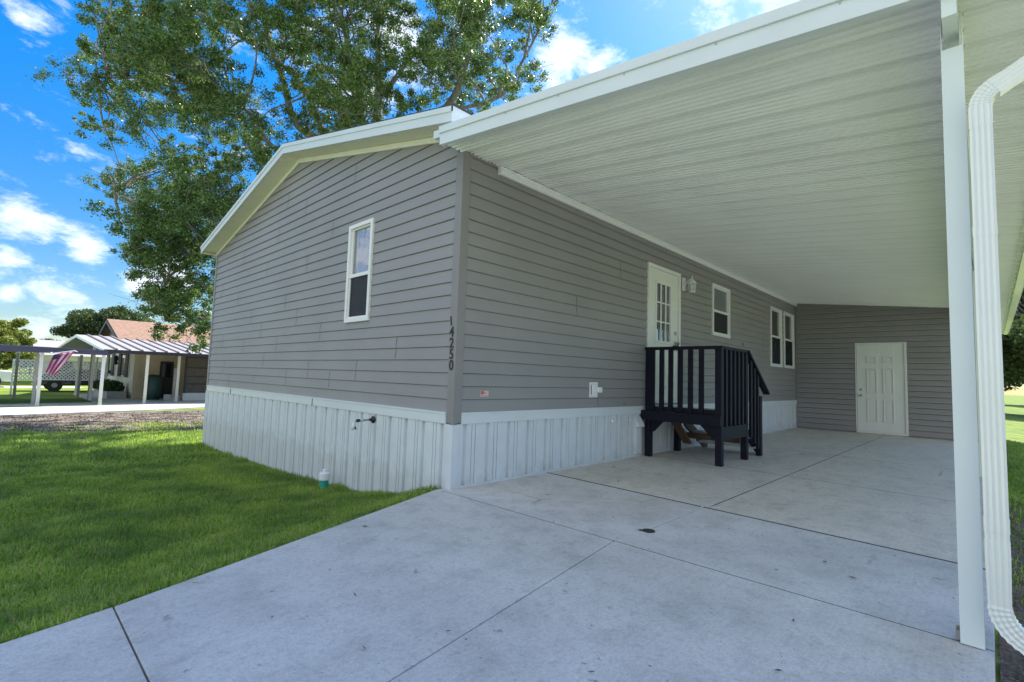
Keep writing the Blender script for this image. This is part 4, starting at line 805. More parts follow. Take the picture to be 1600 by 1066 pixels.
# posts: two full corner posts, mid post, inner rear leg, end post
pb('post', (X0, YI, .006, X0+.085, YI-.085, RT-.04)); pb('post', (X0, YO, .006, X0+.085, YO+.085, RT-.04))
pb('post', (X1-.085, YO, .006, X1, YO+.085, RT-.04)); pb('post', (X1-.085, YI, .006, X1, YI-.085, DZ-.04))
pb('post', (XE-.07, YO, .006, XE+.02, YO+.07, .90))
# aprons
pb('apron', (X0-.036, YI+.055, .515, X0-.001, YO-.0, .655)); pb('apron', (X0+.087, YO+.034, .33, X1-.087, YO+.0, .505))
pb('apron', (X0+.09, YO+.05, .50, X1-.09, YO+.034, .655)); pb('apron', (X1-.04, YO+.087, .50, X1-.005, YI-.087, .655))
q = MB()
q.prism([(YI-.085, .515), (YI-.085, .36), (YI-.125, .36), (YI-.27, .515)], 'x', X0+.02, X0+.06); q.build('brace', M_navy, ps, bevel=.002)
q = MB(); q.prism([(YO+.085, .515), (YO+.085, .34), (YO+.13, .34), (YO+.29, .515)], 'x', X0+.02, X0+.06)
q.build('brace', M_navy, ps, bevel=.002)
# top rails
pb('top_rail', (X0-.012, YI+.01, RT-.04, X0+.10, YO-.012, RT)); pb('top_rail', (X0+.10, YO-.012, RT-.041, X1-.02, YO+.10, RT-.001))
pb('bottom_rail', (X0+.02, YI-.085, .655, X0+.058, YO+.085, .72))
for y_ in (-.185, -.325, -.46, -.60, -.745, -.895):
    pb('baluster', (X0-.004, y_+.032, .66, X0+.032, y_-.032, RT-.041), bev=.002)
for x_ in (3.68, 3.83, 3.98, 4.13, 4.28):
    pb('baluster', (x_-.03, YO-.006, .50, x_+.03, YO+.030, RT-.042), bev=.002)
# stairs with sloping rail
q = MB(); q.prism([(X1, .55), (X1, .40), (XE+.14, -.0+.006), (XE+.26, .006), (XE+.26, .10)], 'y', YO+.09, YO+.125); q = q.build('stringer', M_navy, ps)
q = MB(); q.prism([(X1, .55), (X1, .40), (XE+.14, .006), (XE+.26, .006), (XE+.26, .10)], 'y', YI-.12, YI-.155); q.build('stringer', M_wood, ps)
for i, (xx, zz) in enumerate(((X1+.01, .50), (X1+.26, .31), (X1+.51, .14))):
    pb('tread', (xx, YO+.075, zz-.036, xx+.27, YI-.09, zz), m_=M_deck)
q = MB(); q.beam((X0+.52, YI-.2, .50), (X0+.80, YI-.28, .16), .14, .035); q.build('inner_brace', M_wood, ps)
pb('riser', (X1+.02, YO+.13, .21, X1+.045, YI-.16, .30), m_=M_wood)
q = MB(); q.beam((X1-.03, YO+.02, RT-.015), (XE+.29, YO+.02, .935), .095, .034); q.build('stair_rail', M_navy, ps, bevel=.003)
for x_ in (4.63, 4.775, 4.92):
    zt_ = RT-.035-(x_-X1+.03)*(RT-.015-.935)/(XE+.29-X1+.03); zb_ = .50-(x_-X1)*.62
    pb('baluster', (x_-.028, YO-.006, zb_-.12, x_+.028, YO+.030, zt_), bev=.002)

# ============================================================ SMALL THINGS
cl = thing('cleanout_pipe', 'white capped teal drain cleanout pipe standing in the grass by the skirting', 'pipe', (-.20, 2.10, -.40))
cx_, cy_ = -.20, 2.13; c0 = -.31
v = MB(); v.lathe([(.052, -.15), (.052, .075)], (cx_, cy_, c0)); v.build('pipe', M_teal, cl, smooth=False)
v = MB(); v.lathe([(.053, .07), (.062, .078), (.062, .150), (.055, .162), (.026, .168), (.026, .195), (.020, .20)], (cx_, cy_, c0)); v.build('cap', M_pvc, cl, bevel=0)
dc = MB(); dc.lathe([(.046, 0.001), (.046, .005), (.036, .008), (.0, .008)], (.275, -1.89, 0), seg=24); dc.box(.235, -1.862, .001, .262, -1.83, .004)
tag(dc.build('drain_cover', M_drain), 'small round black drain cover set in the driveway concrete', 'drain cover')
# ============================================================ GRASS, LITTER, MULCH
rng = np.random.default_rng(3)
def gz_arr(x, y): return np.array([ground_z(a, b) for a, b in zip(x, y)])
def blades(n, x, y, z, ln, wd, lean):
    """bent tapered blades, three quads-as-tris each"""
    az = rng.uniform(0, 2*np.pi, n); ld = rng.uniform(0, 2*np.pi, n)
    l_ = ln*rng.uniform(.55, 1.25, n); w = wd*rng.uniform(.7, 1.3, n)
    lv = lean*np.abs(rng.normal(.5, .45, n))
    b = np.stack([x, y, z], 1); s = np.stack([np.cos(az), np.sin(az), np.zeros(n)], 1)*w[:, None]*.5
    d = np.stack([np.cos(ld), np.sin(ld), np.zeros(n)], 1)
    upz = np.array([0, 0, 1.0])
    m1 = b+upz*(l_*.55)[:, None]+d*(l_*lv*.22)[:, None]
    tp_ = b+upz*(l_*(.95-.35*np.clip(lv, 0, 1)))[:, None]+d*(l_*lv*.85)[:, None]
    q1 = np.stack([b-s, b+s, m1+s*.85, m1-s*.85], 1); q2 = np.stack([m1-s*.85, m1+s*.85, tp_+s*.12, tp_-s*.12], 1)
    return np.concatenate([q1, q2], 1).reshape(-1, 3)
def noise2(x, y, s, seed=0):
    r_ = np.random.default_rng(seed); g_ = r_.random((64, 64))
    u = (x/s) % 64; v_ = (y/s) % 64; i = u.astype(int); j = v_.astype(int); fu = u-i; fv = v_-j
    i2 = (i+1) % 64; j2 = (j+1) % 64
    return g_[i, j]*(1-fu)*(1-fv)+g_[i2, j]*fu*(1-fv)+g_[i, j2]*(1-fu)*fv+g_[i2, j2]*fu*fv
def lawn(n, x0, x1, y0, y1, ln, wd, keep):
    x = rng.uniform(x0, x1, n); y = rng.uniform(y0, y1, n); k = keep(x, y); x, y = x[k], y[k]
    c = noise2(x, y, .35, 1); t_ = noise2(x, y, .12, 2)
    k = rng.random(len(x)) < .35+.9*c*t_+.3*t_; x, y = x[k], y[k]
    hgt = .45+.7*noise2(x, y, .22, 5)+.55*noise2(x, y, .7, 6)
    return blades(len(x), x, y, gz_arr(x, y)-.004, ln*hgt, wd, 1.0)
ey = np.vectorize(edge_y)
def kl(x, y): return (y > ey(np.minimum(x, 0))+.0+.05*noise2(x, y, .08, 9)) & ~((x > -.02) & (y < HW+.05))
A = lawn(150000, -3.6, -.015, -1.3, 2.2, .085, .0078, kl)
B = lawn(105000, -3.6, -.015, 2.2, 5.5, .080, .009, kl)
def kf(x, y): return kl(x, y) & (rng.random(len(x)) < np.clip((11.3-y+4*(noise2(x, y, .9, 4)-.5))/1.8, .03, 1))
Cc = lawn(90000, -4.2, 1.6, 5.5, 13.5, .085, .014, kf)
Dd = lawn(26000, -6.5, -3.6, -2.2, 6, .08, .012, kl)
def kr(x, y): return (y < -3.72)
def kr2(x, y): return (y < -3.74) & (rng.random(len(x)) < np.clip(.38+1.5*(noise2(x, y, .4, 8)-.45), .05, 1))
E_ = lawn(50000, 3.2, 15, -6.5, -3.74, .09, .014, lambda x, y: kr(x, y) & (rng.random(len(x)) < np.clip((x-3)*.5, .1, 1)))
F_ = lawn(34000, -3.0, 3.4, -5.6, -3.74, .08, .009, kr2)
tag(raw('lawn_grass', np.concatenate([A, B, Cc, Dd, E_, F_]), 4, M_blade), 'green lawn grass growing beside the driveway and the home', 'grass', kind='stuff')
# mulch beside the slab
mu = MB()
for j in range(24):
    for i in range(80):
        pass
xs_ = [-5+.1*i for i in range(95)]; ys_ = [-3.672-.07*i for i in range(14)]
for y_ in ys_:
    for x_ in xs_: mu.v.append((x_, y_, ground_z(x_, y_)+.010+random.uniform(-.012, .014)-(.03 if y_ < -4.4 else 0)))
for j in range(13):
    for i in range(94): a = j*95+i; mu.f.append((a, a+1, a+96, a+95)); mu.mi.append(0)
tag(mu.build('mulch_bed', M_mulch), 'brown mulch strip along the outer edge of the concrete', 'mulch', kind='stuff')
nch = 9000; x = rng.uniform(-3, 5, nch); y = rng.uniform(-5.2, -3.67, nch); z = gz_arr(x, y)+.02+rng.uniform(0, .012, nch)
a_ = rng.uniform(0, 6.28, nch); l_ = rng.uniform(.012, .05, nch)/2; w_ = rng.uniform(.004, .012, nch)/2
d1 = np.stack([np.cos(a_)*l_, np.sin(a_)*l_, rng.uniform(-.3, .3, nch)*l_], 1); d2 = np.stack([-np.sin(a_)*w_, np.cos(a_)*w_, rng.uniform(-.4, .4, nch)*w_], 1); c_ = np.stack([x, y, z], 1)
tag(raw('mulch_chips', np.stack([c_-d1-d2, c_+d1-d2, c_+d1+d2, c_-d1+d2], 1).reshape(-1, 3), 4, M_dry), 'scattered brown bark chips lying on the mulch strip', 'mulch chips', kind='stuff')
# dry leaves and twigs on the concrete
n_ = 360; x = rng.uniform(-3.2, 6, n_); y = -3.6+3.5*rng.random(n_); k = y < ey(np.minimum(x, 0))-.03; x, y = x[k], y[k]; n_ = len(x)
a_ = rng.uniform(0, 6.28, n_); s_ = rng.choice([.006, .010, .016, .026], n_, p=[.42, .35, .17, .06])
d1 = np.stack([np.cos(a_)*s_, np.sin(a_)*s_, rng.uniform(-.1, .2, n_)*s_], 1); d2 = np.stack([-np.sin(a_)*s_*.28, np.cos(a_)*s_*.28, rng.uniform(0, .4, n_)*s_*.3], 1); c_ = np.stack([x, y, np.full(n_, .011)], 1)
tag(raw('fallen_leaves', np.stack([c_-d1, c_-d2, c_+d1, c_+d2], 1).reshape(-1, 3), 4, M_dry), 'small dry leaves and bits scattered over the concrete', 'leaf litter', kind='stuff')
# fallen leaves on the dirt belt
n_ = 12000; x = rng.uniform(-6, 8, n_); y = rng.uniform(9, 16.8, n_); k = ~((x > -.1) & (y < 8)); x, y = x[k], y[k]; n_ = len(x); c_ = np.stack([x, y, gz_arr(x, y)+.01], 1)
tag(raw('dirt_leaf_litter', leaves(c_, rng.uniform(.03, .06, n_), rng, .5), 4, M_dry), 'dry leaf litter on the bare dirt under the big tree', 'leaf litter', kind='stuff')

# ============================================================ TREES
def limb(mb, pts, r0, r1, rnd, wob=.06, seg=7):
    """smooth wobbling tapered limb through pts"""
    P_ = [Vector(p_) for p_ in pts]; out = []
    n_ = len(P_)
    for i in range(n_-1):
        p0 = P_[max(i-1, 0)]; p1 = P_[i]; p2 = P_[i+1]; p3 = P_[min(i+2, n_-1)]
        for k_ in range(5):
            t_ = k_/5
            q_ = .5*((2*p1)+(-p0+p2)*t_+(2*p0-5*p1+4*p2-p3)*t_*t_+(-p0+3*p1-3*p2+p3)*t_**3)
            out.append(q_+Vector((rnd.uniform(-1, 1), rnd.uniform(-1, 1), rnd.uniform(-1, 1)))*wob)
    out.append(P_[-1]); m_ = len(out)
    mb.tube(out, [r0+(r1-r0)*(i/(m_-1))**.8 for i in range(m_)], seg=seg); return out
big = thing('oak_tree', 'huge leafy tree with several grey trunks rising behind the grey home', 'tree', (6.4, 12.2, -.5))
rnd = random.Random(4)
tk = MB(); limb(tk, [(6.4, 12.2, -.6), (6.3, 12.1, 1), (6.1, 12.0, 2.6), (5.8, 11.8, 4.2)], .62, .42, rnd, .03, 14)
nodes_ = []
rad0 = [.20, .29, .21, .21, .13, .10, .07, .09, .12, .10]
for L_, r_ in zip(LEADERS, rad0):
    o_ = limb(tk, [(6.0, 11.9, 3.6)]+L_ if LEADERS.index(L_) != 9 else L_, r_, .03, rnd, .03, 9)
    nodes_ += o_[3:]
tk.build('trunk', M_bark, big, smooth=True)
brs = MB(); cc_ = []; ss_ = []
for (cx2, cy2, cz2, cr) in CLUMPS:
    c = Vector((cx2, cy2, cz2)); near = min(nodes_, key=lambda q_: (q_-c).length+.5*max(0, q_.z-c.z))
    if (near-c).length < 5 and rnd.random() < .75:
        mid = near.lerp(c, .5)+Vector((rnd.uniform(-.3, .3), rnd.uniform(-.3, .3), rnd.uniform(-.1, .4)))
        limb(brs, [near, mid, c], .014+.012*(near-c).length**.8, .008, rnd, .03, 5)
    for t_ in range(3):
        e_ = c+Vector(rng.normal(size=3))*cr*.9; brs.tube([c, c.lerp(e_, .5)+Vector((0, 0, .04)), e_], [.009, .006, .003], seg=4, cap=False)
    nl = int(1000*(cr/.5)**2*rnd.uniform(.55, 1.15))
    sub = rng.normal(size=(max(3, int(cr*15)), 3))*cr*.66; sub[:, 2] *= .8
    pick = rng.integers(0, len(sub), nl)
    p_ = np.array(c)[None]+sub[pick]+rng.normal(size=(nl, 3))*cr*.17*np.array([1, 1, .8])
    cc_.append(p_); ss_.append(rng.uniform(.05, .10, nl))
pts_ = np.concatenate(cc_); sz_ = np.concatenate(ss_)
k = ~((pts_[:, 1] < 8.3) & (pts_[:, 2] < 4.7)); pts_, sz_ = pts_[k], sz_[k]
brs.build('branches', M_bark, big, smooth=True)
raw('crown', leaves(pts_, sz_, rng, .5, .2), 4, M_leaf, big)
print('leaves', len(pts_))

def tree(name, label, base, h, cr, ch, m_, nclump, nleaf, lsz, trunk_r, seed, flat=1.0, group=None, kind_=None):
    r_ = random.Random(seed); g_ = np.random.default_rng(seed)
    t_ = thing(name, label, 'tree', base, group); b_ = Vector(base); tkk = MB()
    top = b_+Vector((r_.uniform(-.3, .3), r_.uniform(-.3, .3), h-ch*.6))
    limb(tkk, [b_-Vector((0, 0, .3)), b_.lerp(top, .5)+Vector((r_.uniform(-.15, .15), r_.uniform(-.15, .15), 0)), top], trunk_r, trunk_r*.5, r_, .02, 9)
    P_ = []; Z_ = []
    for i in range(nclump):
        while True:
            q_ = g_.uniform(-1, 1, 3)
            if .25 < (q_**2).sum() < 1: break
        c = b_+Vector((q_[0]*cr, q_[1]*cr, h-ch+ch*(q_[2]*.5+.5)*flat+ (0 if flat == 1 else 0)))
        if i % 3 == 0: limb(tkk, [b_.lerp(top, r_.uniform(.6, 1)), b_.lerp(top, .9).lerp(c, .55), c], trunk_r*.3, .02, r_, .05, 5)
        rr_ = r_.uniform(.16, .30)*cr; n_ = int(nleaf*(rr_/(cr*.22))**2)
        v_ = g_.normal(size=(n_, 3)); v_ /= np.linalg.norm(v_, axis=1)[:, None]; v_ *= (g_.random(n_)**.4*rr_)[:, None]; v_[:, 2] *= .65
        P_.append(np.array(c)[None]+v_); Z_.append(g_.uniform(.6, 1.3, n_)*lsz)
    tkk.build('trunk', M_bark, t_, smooth=True)
    raw('crown', leaves(np.concatenate(P_), np.concatenate(Z_), g_, .6), 4, m_, t_)
    return t_
tree('leafy_tree', 'bright yellow-green tree at the far left above the flat carport', (-2.9, 40.5, -.5), 4.35, 1.75, 3.3, M_leafy, 60, 330, .16, .16, 21)
tree('umbrella_tree', 'round spreading olive-green tree behind the orange-roofed house', (3.6, 52, -.5), 6.4, 3.6, 3.6, M_leafd, 95, 420, .22, .3, 22)
i = 0
for (x_, y_, h_, c_r, lb) in ((0.4, 92, 4.3, 3.2, 'small hazy tree on the horizon nearest the bright left tree'), (3.6, 96, 5.0, 3.4, 'taller horizon tree above the end of the lattice fence'), (-3.8, 88, 5.6, 3.2, 'horizon tree showing through behind the bright left tree'), (7.5, 100, 4.6, 4, 'horizon tree tucked in behind the umbrella shaped tree')):
    tree('distant_tree', lb, (x_, y_, -.5), h_, c_r, h_*.8, M_leafd, 40, 160, .4, .2, 40+i, group='trees on the horizon at left'); i += 1
tree('shade_tree', 'dark shade tree with stout grey trunk right of the downspout', (40.6, -6.2, -.4), 10.5, 6.0, 8.0, M_leafd, 120, 480, .24, .42, 31)
tree('shade_tree', 'farther tree standing beyond the lane at right', (80, -8, -.4), 12, 7, 10, M_leafd, 70, 300, .4, .4, 33)
tree('shade_tree', 'tree out of sight of the photo right of the mulch strip', (16, -10.5, -.4), 7.5, 2.9, 4.6, M_leafd, 60, 320, .13, .25, 35) if False else None

# ============================================================ NEIGHBOUR'S HOUSE
GN = -.5
nh = thing('neighbour_house', 'cream neighbouring house with terracotta shingle roof, screened porch and dark shutters', 'house', (1.45, 25, GN))
HX0, HX1, HY0, HY1 = 1.45, 16, 25.0, 33.0
def nsiding(mb, mp, s0, s1, z0, z1, st=.16):
    z = z0
    while z < z1:
        zb_ = min(z+st, z1); mb.add([mp(s0, .022, z), mp(s1, .022, z), mp(s1, .004, zb_), mp(s0, .004, zb_), mp(s0, 0, z), mp(s1, 0, z)], [(0, 1, 2, 3), (4, 5, 1, 0)]); z = zb_
ngm = lambda s, o_, z: (HX0-o_, s, z); nsm = lambda s, o_, z: (s, HY0-o_, z)
v = MB(); nsiding(v, ngm, HY0, HY1, GN, 1.95); v.box(HX0, HY0, GN, HX1, HY1, 1.95); v.build('gable_wall', M_cream, nh)
v = MB(); nsiding(v, nsm, HX0, HX1, GN, 1.95); v.build('front_wall', M_tan, nh)
v = MB(); v.box(HX0-.03, HY0-.03, GN, HX0+.14, HY0+.10, 2.0); v.build('corner_board', M_tan, nh)
rx0 = .75
rfm = MB()
def rprism(mb, ya, za, yb, zb_, th, x0_, x1_): mb.prism([(ya, za), (yb, zb_), (yb, zb_-th), (ya, za-th)], 'x', x0_, x1_)
rprism(rfm, 24.6, 2.17, 29, 3.42, .05, rx0, HX1); rprism(rfm, 29, 3.42, 33.4, 2.2, .05, rx0, HX1)
nr = rfm.build('roof', M_orange, nh)
v = MB(); rprism(v, 24.58, 2.115, 29, 3.37, .16, rx0-.03, rx0+.02); rprism(v, 29, 3.37, 33.42, 2.15, .16, rx0-.03, rx0+.02); v.box(rx0, 24.57, 1.98, HX1, 24.62, 2.12); v.build('fascia', M_dark, nr)
v = MB(); v.prism([(25, 1.95), (33, 1.95), (29, 3.25)], 'x', 1.1, 1.2); v.build('gable_end', M_slate, nh)
for (ya, yb) in ((30.3, 32.9), (26.2, 28.9)):
    v = MB(); v.box(HX0-.06, ya, .5, HX0-.02, yb, 1.68); wv = v.build('window', M_white, nh)
    v = MB(); v.box(HX0-.075, ya+.9, .56, HX0-.065, yb-.9, 1.62); v.build('pane', M_glass_d, wv)
    for (a1, b1) in ((ya, ya+.8), (yb-.8, yb)):
        v = MB(); v.box(HX0-.10, a1, .48, HX0-.061, b1, 1.70)
        for z_ in [.55+.09*t_ for t_ in range(12)]: v.box(HX0-.11, a1+.08, z_, HX0-.10, b1-.08, z_+.05)
        v.build('shutter', M_dark, wv)
v = MB(); v.lathe([(.0, 0), (.10, .1), (.04, .2), (.12, .35), (.05, .5), (0, .52)], (HX0-.10, 29.6, 1.05), seg=8); v.build('wall_ornament', M_black, nh)
# awning: ribbed metal carport roof before the house
aw = MB(); ax1 = 14
for s in range(2):
    pass
nrib = 34
for i in range(nrib):
    xa = -.15+ (14.15)*i/nrib; xb = -.15+14.15*(i+1)/nrib; wr = (xb-xa)*.15
    e = lambda xx: (xx, 21.2, 1.66+0*xx); r_ = lambda xx: (xx-.5, 25.6, 2.36)
    for (p_, q_, dz_, mi_) in ((xa, xb-wr, 0, 0), (xb-wr, xb, .05, 1)):
        A = [e(p_), e(q_), r_(q_), r_(p_)]
        aw.add([(a_[0], a_[1], a_[2]+dz_) for a_ in A]+[(a_[0], a_[1], a_[2]-.03) for a_ in A], [(0, 1, 2, 3), (7, 6, 5, 4), (0, 4, 5, 1), (1, 5, 6, 2), (2, 6, 7, 3), (3, 7, 4, 0)], mi_)
ac = thing('neighbour_awning', 'striped pale metal carport roof on white posts before the cream house', 'carport', (2, 22, GN))
awo = aw.build('roof', [M_awn_w, M_awn_d], ac)
v = MB(); v.prism([(-.15, 1.66), (-.65, 2.36), (-.65, 2.28), (-.15, 1.58)], 'y', 21.2, 21.24) if False else None
v.add([(-.17, 21.2, 1.66), (-.67, 25.6, 2.36), (-1.15, 30, 1.66), (-1.15, 30, 1.58), (-.67, 25.6, 2.24), (-.17, 21.2, 1.56), (-.12, 21.2, 1.66), (-.62, 25.6, 2.36), (-1.10, 30, 1.66), (-1.10, 30, 1.58), (-.62, 25.6, 2.24), (-.12, 21.2, 1.56)],
      [(0, 1, 4, 5), (1, 2, 3, 4), (6, 11, 10, 7), (7, 10, 9, 8), (0, 6, 7, 1), (1, 7, 8, 2), (5, 4, 10, 11), (4, 3, 9, 10), (0, 5, 11, 6), (2, 8, 9, 3)])
v.add([(-.66, 25.6, 2.33), (-1.13, 30, 1.63), (14, 30, 1.63), (14, 25.6, 2.33)], [(0, 1, 2, 3)]) if False else None
v.build('gable_trim', M_cream, awo)
v = MB(); v.add([(-.6, 25.6, 2.34), (-1.1, 30, 1.64), (1.2, 30, 1.64), (1.2, 25.6, 2.34), (-.6, 25.6, 2.30), (-1.1, 30, 1.60), (1.2, 30, 1.60), (1.2, 25.6, 2.30)], [(0, 1, 2, 3), (7, 6, 5, 4), (0, 4, 5, 1), (1, 5, 6, 2), (2, 6, 7, 3), (3, 7, 4, 0)]); v.build('rear_roof', M_awn_w, awo)
v = MB(); v.box(-.15, 21.16, 1.52, 14, 21.20, 1.655); v.build('eave_beam', M_dark, awo)
for (px_, py_) in ((1.28, 21.3), (2.62, 22.4), (5.2, 22.4), (-.12, 24.3), (.35, 29.2)):
    v = MB(); v.box(px_-.05, py_-.05, GN, px_+.05, py_+.05, 1.60 if py_ < 24 else 2.0); v.build('post', M_cream if px_ < 3 else M_white, ac, bevel=.01)
# screened porch at right of the entry
sp = MB(); sp.box(3.0, 23.0, GN, 14, 23.1, -.12); nsiding(sp, lambda s, o_, z: (s, 23.0-o_, z), 3.0, 14, GN+.05, -.12); sp = sp.build('porch_knee_wall', M_cream, nh)
v = MB(); v.box(3.05, 23.02, -.12, 4.95, 23.06, 1.56); v.box(5.15, 23.3, -.12, 14, 23.34, 1.56); v.build('porch_screen', M_screenp, nh)
v = MB()
for x_ in (3.0, 4.0, 4.95, 6.3): v.box(x_, 22.97, -.12, x_+.07, 23.02, 1.58)
for z_ in (.28, .62, 1.02, 1.50): v.box(3.07, 22.98, z_, 6.3, 23.015, z_+.035)
v.build('porch_frame', M_dark, nh)
v = MB(); v.box(2.42, 24.90, GN+.05, 2.95, 24.96, 1.30); nd = v.build('entry_door', M_dark, nh)
v = MB(); v.box(2.5, 24.88, .55, 2.85, 24.90, 1.2); v.build('door_glass', M_glass_d, nd)
v = MB(); v.box(2.32, 23.2, GN, 2.95, 23.28, -.2); v.box(2.62, 23.1, GN, 2.70, 23.18, 1.0); v.build('entry_steps', M_mortar, nh)
hr = MB(); hr.lathe([(.0, 0), (.30, .02), (.36, .35), (.36, 1.0), (.24, 1.15), (0, 1.18)], (2.05, 24.2, GN), seg=14)
tag(hr.build('covered_grill', M_greenbin, smooth=True), 'dark green covered barrel against the tan neighbouring wall', 'grill')
# planter and shrubs by the gable wall
pl = MB(); pl.box(.55, 25.2, GN, 1.25, 29.5, -.18); tag(pl.build('planter_wall', M_mortar), 'low pale block planter under the neighbouring shutters', 'planter')
for (x_, y_, s_, lb) in ((.95, 26.4, .42, 'rounded green shrub at the near end of the block planter'), (.9, 28.0, .46, 'rounded green shrub in the middle of the block planter'), (.8, 29.4, .40, 'rounded green shrub at the far end of the block planter')):
    t_ = thing('shrub', lb, 'shrub', (x_, y_, GN+.2), 'shrubs in the block planter'); n_ = 900
    q_ = rng.normal(size=(n_, 3)); q_ /= np.linalg.norm(q_, axis=1)[:, None]; q_ *= (s_*rng.random(n_)**.35)[:, None]; q_[:, 2] = q_[:, 2]*.75+.02
    raw('foliage', leaves(q_+np.array([x_, y_, -.02]), .10, rng, .6), 4, M_shrub, t_)
    v = MB(); v.tube([(x_, y_, GN+.1), (x_+.02, y_, -.05)], [.03, .02], seg=6); v.tube([(x_, y_, GN+.2), (x_+.15, y_-.1, .1)], [.02, .01], seg=5); v.build('stem', M_bark, t_)

# flat neighbouring carport at far left
fc = thing('flat_carport', 'flat roofed carport with dark fascia and slim white posts at the far left', 'carport', (-2, 21, GN))
v = MB(); v.add([(-16, 20.8, 1.78), (-.12, 20.8, 1.61), (-.12, 26, 1.70), (-16, 26, 1.98), (-16, 20.8, 1.50), (-.12, 20.8, 1.50), (-.12, 26, 1.56), (-16, 26, 1.76)], [(0, 1, 2, 3), (7, 6, 5, 4), (0, 4, 5, 1), (1, 5, 6, 2), (2, 6, 7, 3), (3, 7, 4, 0)]); fro = v.build('roof', M_bluer, fc)
v = MB(); v.add([(-16, 20.74, 1.74), (-.08, 20.74, 1.60), (-.08, 20.79, 1.60), (-16, 20.79, 1.74), (-16, 20.74, 1.40), (-.08, 20.74, 1.42), (-.08, 20.79, 1.42), (-16, 20.79, 1.40)], [(0, 1, 2, 3), (7, 6, 5, 4), (0, 4, 5, 1), (1, 5, 6, 2), (2, 6, 7, 3), (3, 7, 4, 0)]); v.build('fascia', M_purple, fro)
for (px_, py_, m_) in ((-1.91, 20.95, M_white), (-2.0, 21.6, M_mortar), (-.17, 20.95, M_white), (-5.1, 20.95, M_white), (-2.4, 26.5, M_mortar), (-.33, 26.5, M_mortar), (-.16, 24.4, M_mortar)):
    v = MB(); v.box(px_-.05, py_-.045, GN, px_+.05, py_+.045, 1.47); v.box(px_-.065, py_-.06, GN, px_+.065, py_+.06, GN+.05); v.build('post', m_, fc, bevel=.006)

# lattice fence
lt = thing('lattice_fence', 'white diagonal lattice panels raised on posts beyond the flat carport', 'fence', (-.7, 30, GN))
v = MB(); lx0, lx1, lz0, lz1 = -2.45, 1.05, .25, 1.13
st = .155
def clipseg(x0, z0, dx, dz):
    t0, t1 = -10, 10
    for (p_, d_, lo, hi) in ((x0, dx, lx0, lx1), (z0, dz, lz0, lz1)):
        a_, b_ = (lo-p_)/d_, (hi-p_)/d_
        if a_ > b_: a_, b_ = b_, a_
        t0, t1 = max(t0, a_), min(t1, b_)
    return (t0, t1) if t1-t0 > .03 else None
for sgn in (1, -1):
    c_ = lx0-1.2
    while c_ < lx1+1.2:
        s_ = clipseg(c_, .69, 1, sgn)
        if s_: v.beam((c_+s_[0], 30+.01*sgn, .69+sgn*s_[0]), (c_+s_[1], 30+.01*sgn, .69+sgn*s_[1]), .012, .052, upv=(0, 0, 1))
        c_ += st
v.build('lattice_panel', M_white, lt)
v = MB(); v.box(lx0, 29.96, lz1, lx1, 30.04, lz1+.05); v.box(lx0, 29.96, lz0-.05, lx1, 30.04, lz0); v.build('rail', M_white, lt)
for px_ in (lx0, -.12, .62, 1.05):
    v = MB(); v.box(px_-.04, 29.95, GN, px_+.04, 30.05, 1.45 if px_ > -.5 else 1.2); v.build('post', M_white, lt)

# flag hanging from the carport fascia
fl = thing('flag', 'red and white striped flag hanging slanted from the flat carport edge', 'flag', (-1.05, 20.6, 1.45))
TL, TR, BR, BL = Vector((-1.62, 20.62, 1.36)), Vector((-1.06, 20.62, 1.52)), Vector((-1.55, 20.55, .60)), Vector((-1.80, 20.55, .72))
fm = MB(); nu, nv = 13, 10
for j in range(nv+1):
    for i in range(nu+1):
        a_ = TL.lerp(TR, i/nu); b_ = BL.lerp(BR, i/nu); q_ = a_.lerp(b_, j/nv); q_.y += .05*math.sin(i*1.3+j*.6)
        fm.v.append(tuple(q_))
for j in range(nv):
    for i in range(nu):
        k_ = j*(nu+1)+i; fm.f.append((k_, k_+1, k_+nu+2, k_+nu+1)); fm.mi.append(2 if (i < 4 and j < 3) else ((i//2) % 2))
fo = fm.build('cloth', [M_flagr, M_flagw, M_flagb], fl, smooth=True)
sdm = fo.modifiers.new('thick', 'SOLIDIFY'); sdm.thickness = .006
v = MB(); v.tube([(-.98, 20.75, 1.50), (-1.06, 20.62, 1.54), (-1.66, 20.60, 1.40)], .014, seg=8); v.lathe([(0, 0), (.03, .02), (.03, .05), (0, .07)], (-1.69, 20.6, 1.38), seg=8); v.build('pole', M_white, fl)

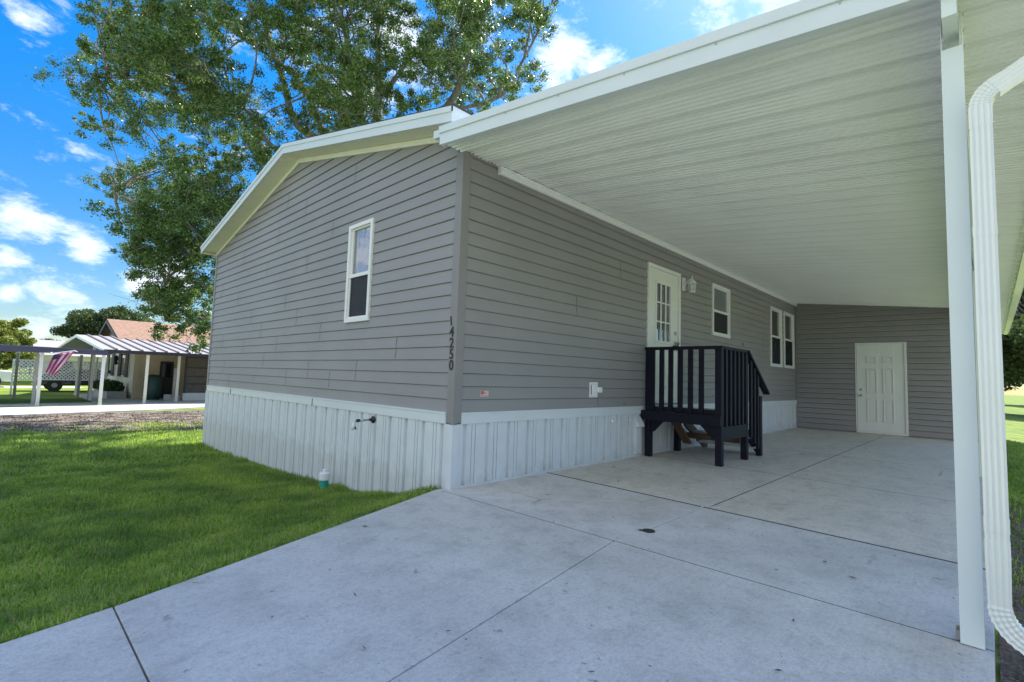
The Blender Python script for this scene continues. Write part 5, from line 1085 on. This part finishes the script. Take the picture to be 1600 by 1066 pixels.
# cars beyond the carport
def car(name, label, cat, loc, rz, ln, ht, wd, paint, pickup=False):
    t_ = thing(name, label, cat, (0, 0, 0)); h = ht
    if pickup: prof_ = [(0, .35), (0, .75), (.06, .95), (1.15, 1.02), (1.6, h), (2.9, h), (3.05, 1.0), (ln-.05, 1.0), (ln, .45), (ln-.1, .35)]
    else: prof_ = [(0, .35), (0, .8), (.1, .98), (1.05, 1.05), (1.65, h), (ln-.5, h), (ln-.1, 1.1), (ln, .9), (ln, .4)]
    b_ = MB(); b_.prism(prof_, 'y', -wd/2, wd/2); bo = b_.build('body', paint, t_, bevel=.07)
    g_ = MB()
    if pickup: gp = [(1.32, 1.06), (1.66, h-.09), (2.82, h-.09), (2.92, 1.06)]
    else: gp = [(1.3, 1.1), (1.7, h-.1), (ln-.6, h-.1), (ln-.3, 1.12)]
    g_.prism(gp, 'y', -wd/2-.012, wd/2+.012); g_.build('side_window', M_glass_d, t_, bevel=.02)
    g_ = MB(); yy0, yy1 = -wd/2+.12, wd/2-.12; xb_ = ln+.012 if not pickup else 3.08
    if not pickup: g_.add([(ln-.42, yy0, h-.1), (ln-.42, yy1, h-.1), (ln-.06, yy1, 1.12), (ln-.06, yy0, 1.12)], [(0, 1, 2, 3)])
    g_.add([(1.08, yy0, 1.09), (1.08, yy1, 1.09), (1.56, yy1, h-.06), (1.56, yy0, h-.06)], [(0, 1, 2, 3)]); g_.build('windscreen', M_glass_d, t_)
    for wx in (.85, ln-.9):
        for sy in (-1, 1):
            w_ = MB(); w_.lathe([(.16, -.1), (.33, -.11), (.35, -.06), (.35, .06), (.33, .11), (.16, .1)], (wx, sy*(wd/2-.08), .35), (0, 1, 0), seg=20); wo_ = w_.build('wheel', M_tyre, t_)
            w_ = MB(); w_.lathe([(.13, -.02), (.13, .02)], (wx, sy*(wd/2+.02), .35), (0, 1, 0), seg=14); w_.build('rim', M_chrome, wo_)
    for sy in (-1, 1):
        w_ = MB(); w_.box(ln-.03, sy*(wd/2-.28), .72, ln+.012, sy*(wd/2-.05), .98); w_.build('tail_light', M_red, t_)
        w_ = MB(); w_.box(-.012, sy*(wd/2-.32), .62, .03, sy*(wd/2-.05), .76); w_.build('headlight', M_white, t_)
    t_.location = loc; t_.rotation_euler = (0, 0, rz); return t_
car('parked_suv', 'white car parked beyond the lawn at the far left edge', 'car', (-2.25, 39.6, GN+.02), R(181), 4.6, 1.55, 1.85, M_carw)
car('parked_pickup', 'dark pickup truck parked behind the white lattice', 'pickup truck', (-1.6, 34.0, GN), R(0), 4.9, 1.25, 1.9, M_card, True)

# small far house behind the lattice
bh = thing('far_house', 'small far house with dark gable seen beyond the lattice fence', 'house', (2, 44, GN))
v = MB(); v.box(-.9, 44, GN, 12, 50, 1.6); v.build('wall', M_cream, bh)
v = MB(); v.prism([(43.5, 1.6), (47, 2.75), (50.5, 1.6)], 'x', -1.3, 12); v.build('roof', M_awn_w, bh)
v = MB(); v.prism([(43.7, 1.62), (47, 2.68), (50.3, 1.62)], 'x', -1.36, -1.30); v.build('gable_end', M_dark, bh)
v = MB(); v.box(-.1, 43.95, .3, .8, 43.99, 1.2); v.build('window', M_glass_d, bh)
# sidewalk post at right (thin)
v = MB(); v.tube([(36, -5.35, -.5), (36, -5.35, 1.0)], .035, seg=8); v.lathe([(.05, 0), (.05, .04), (0, .06)], (36, -5.35, 1.0), seg=8); tag(v.build('marker_post', M_white), 'thin pale post standing in the grass before the lane at right', 'post')
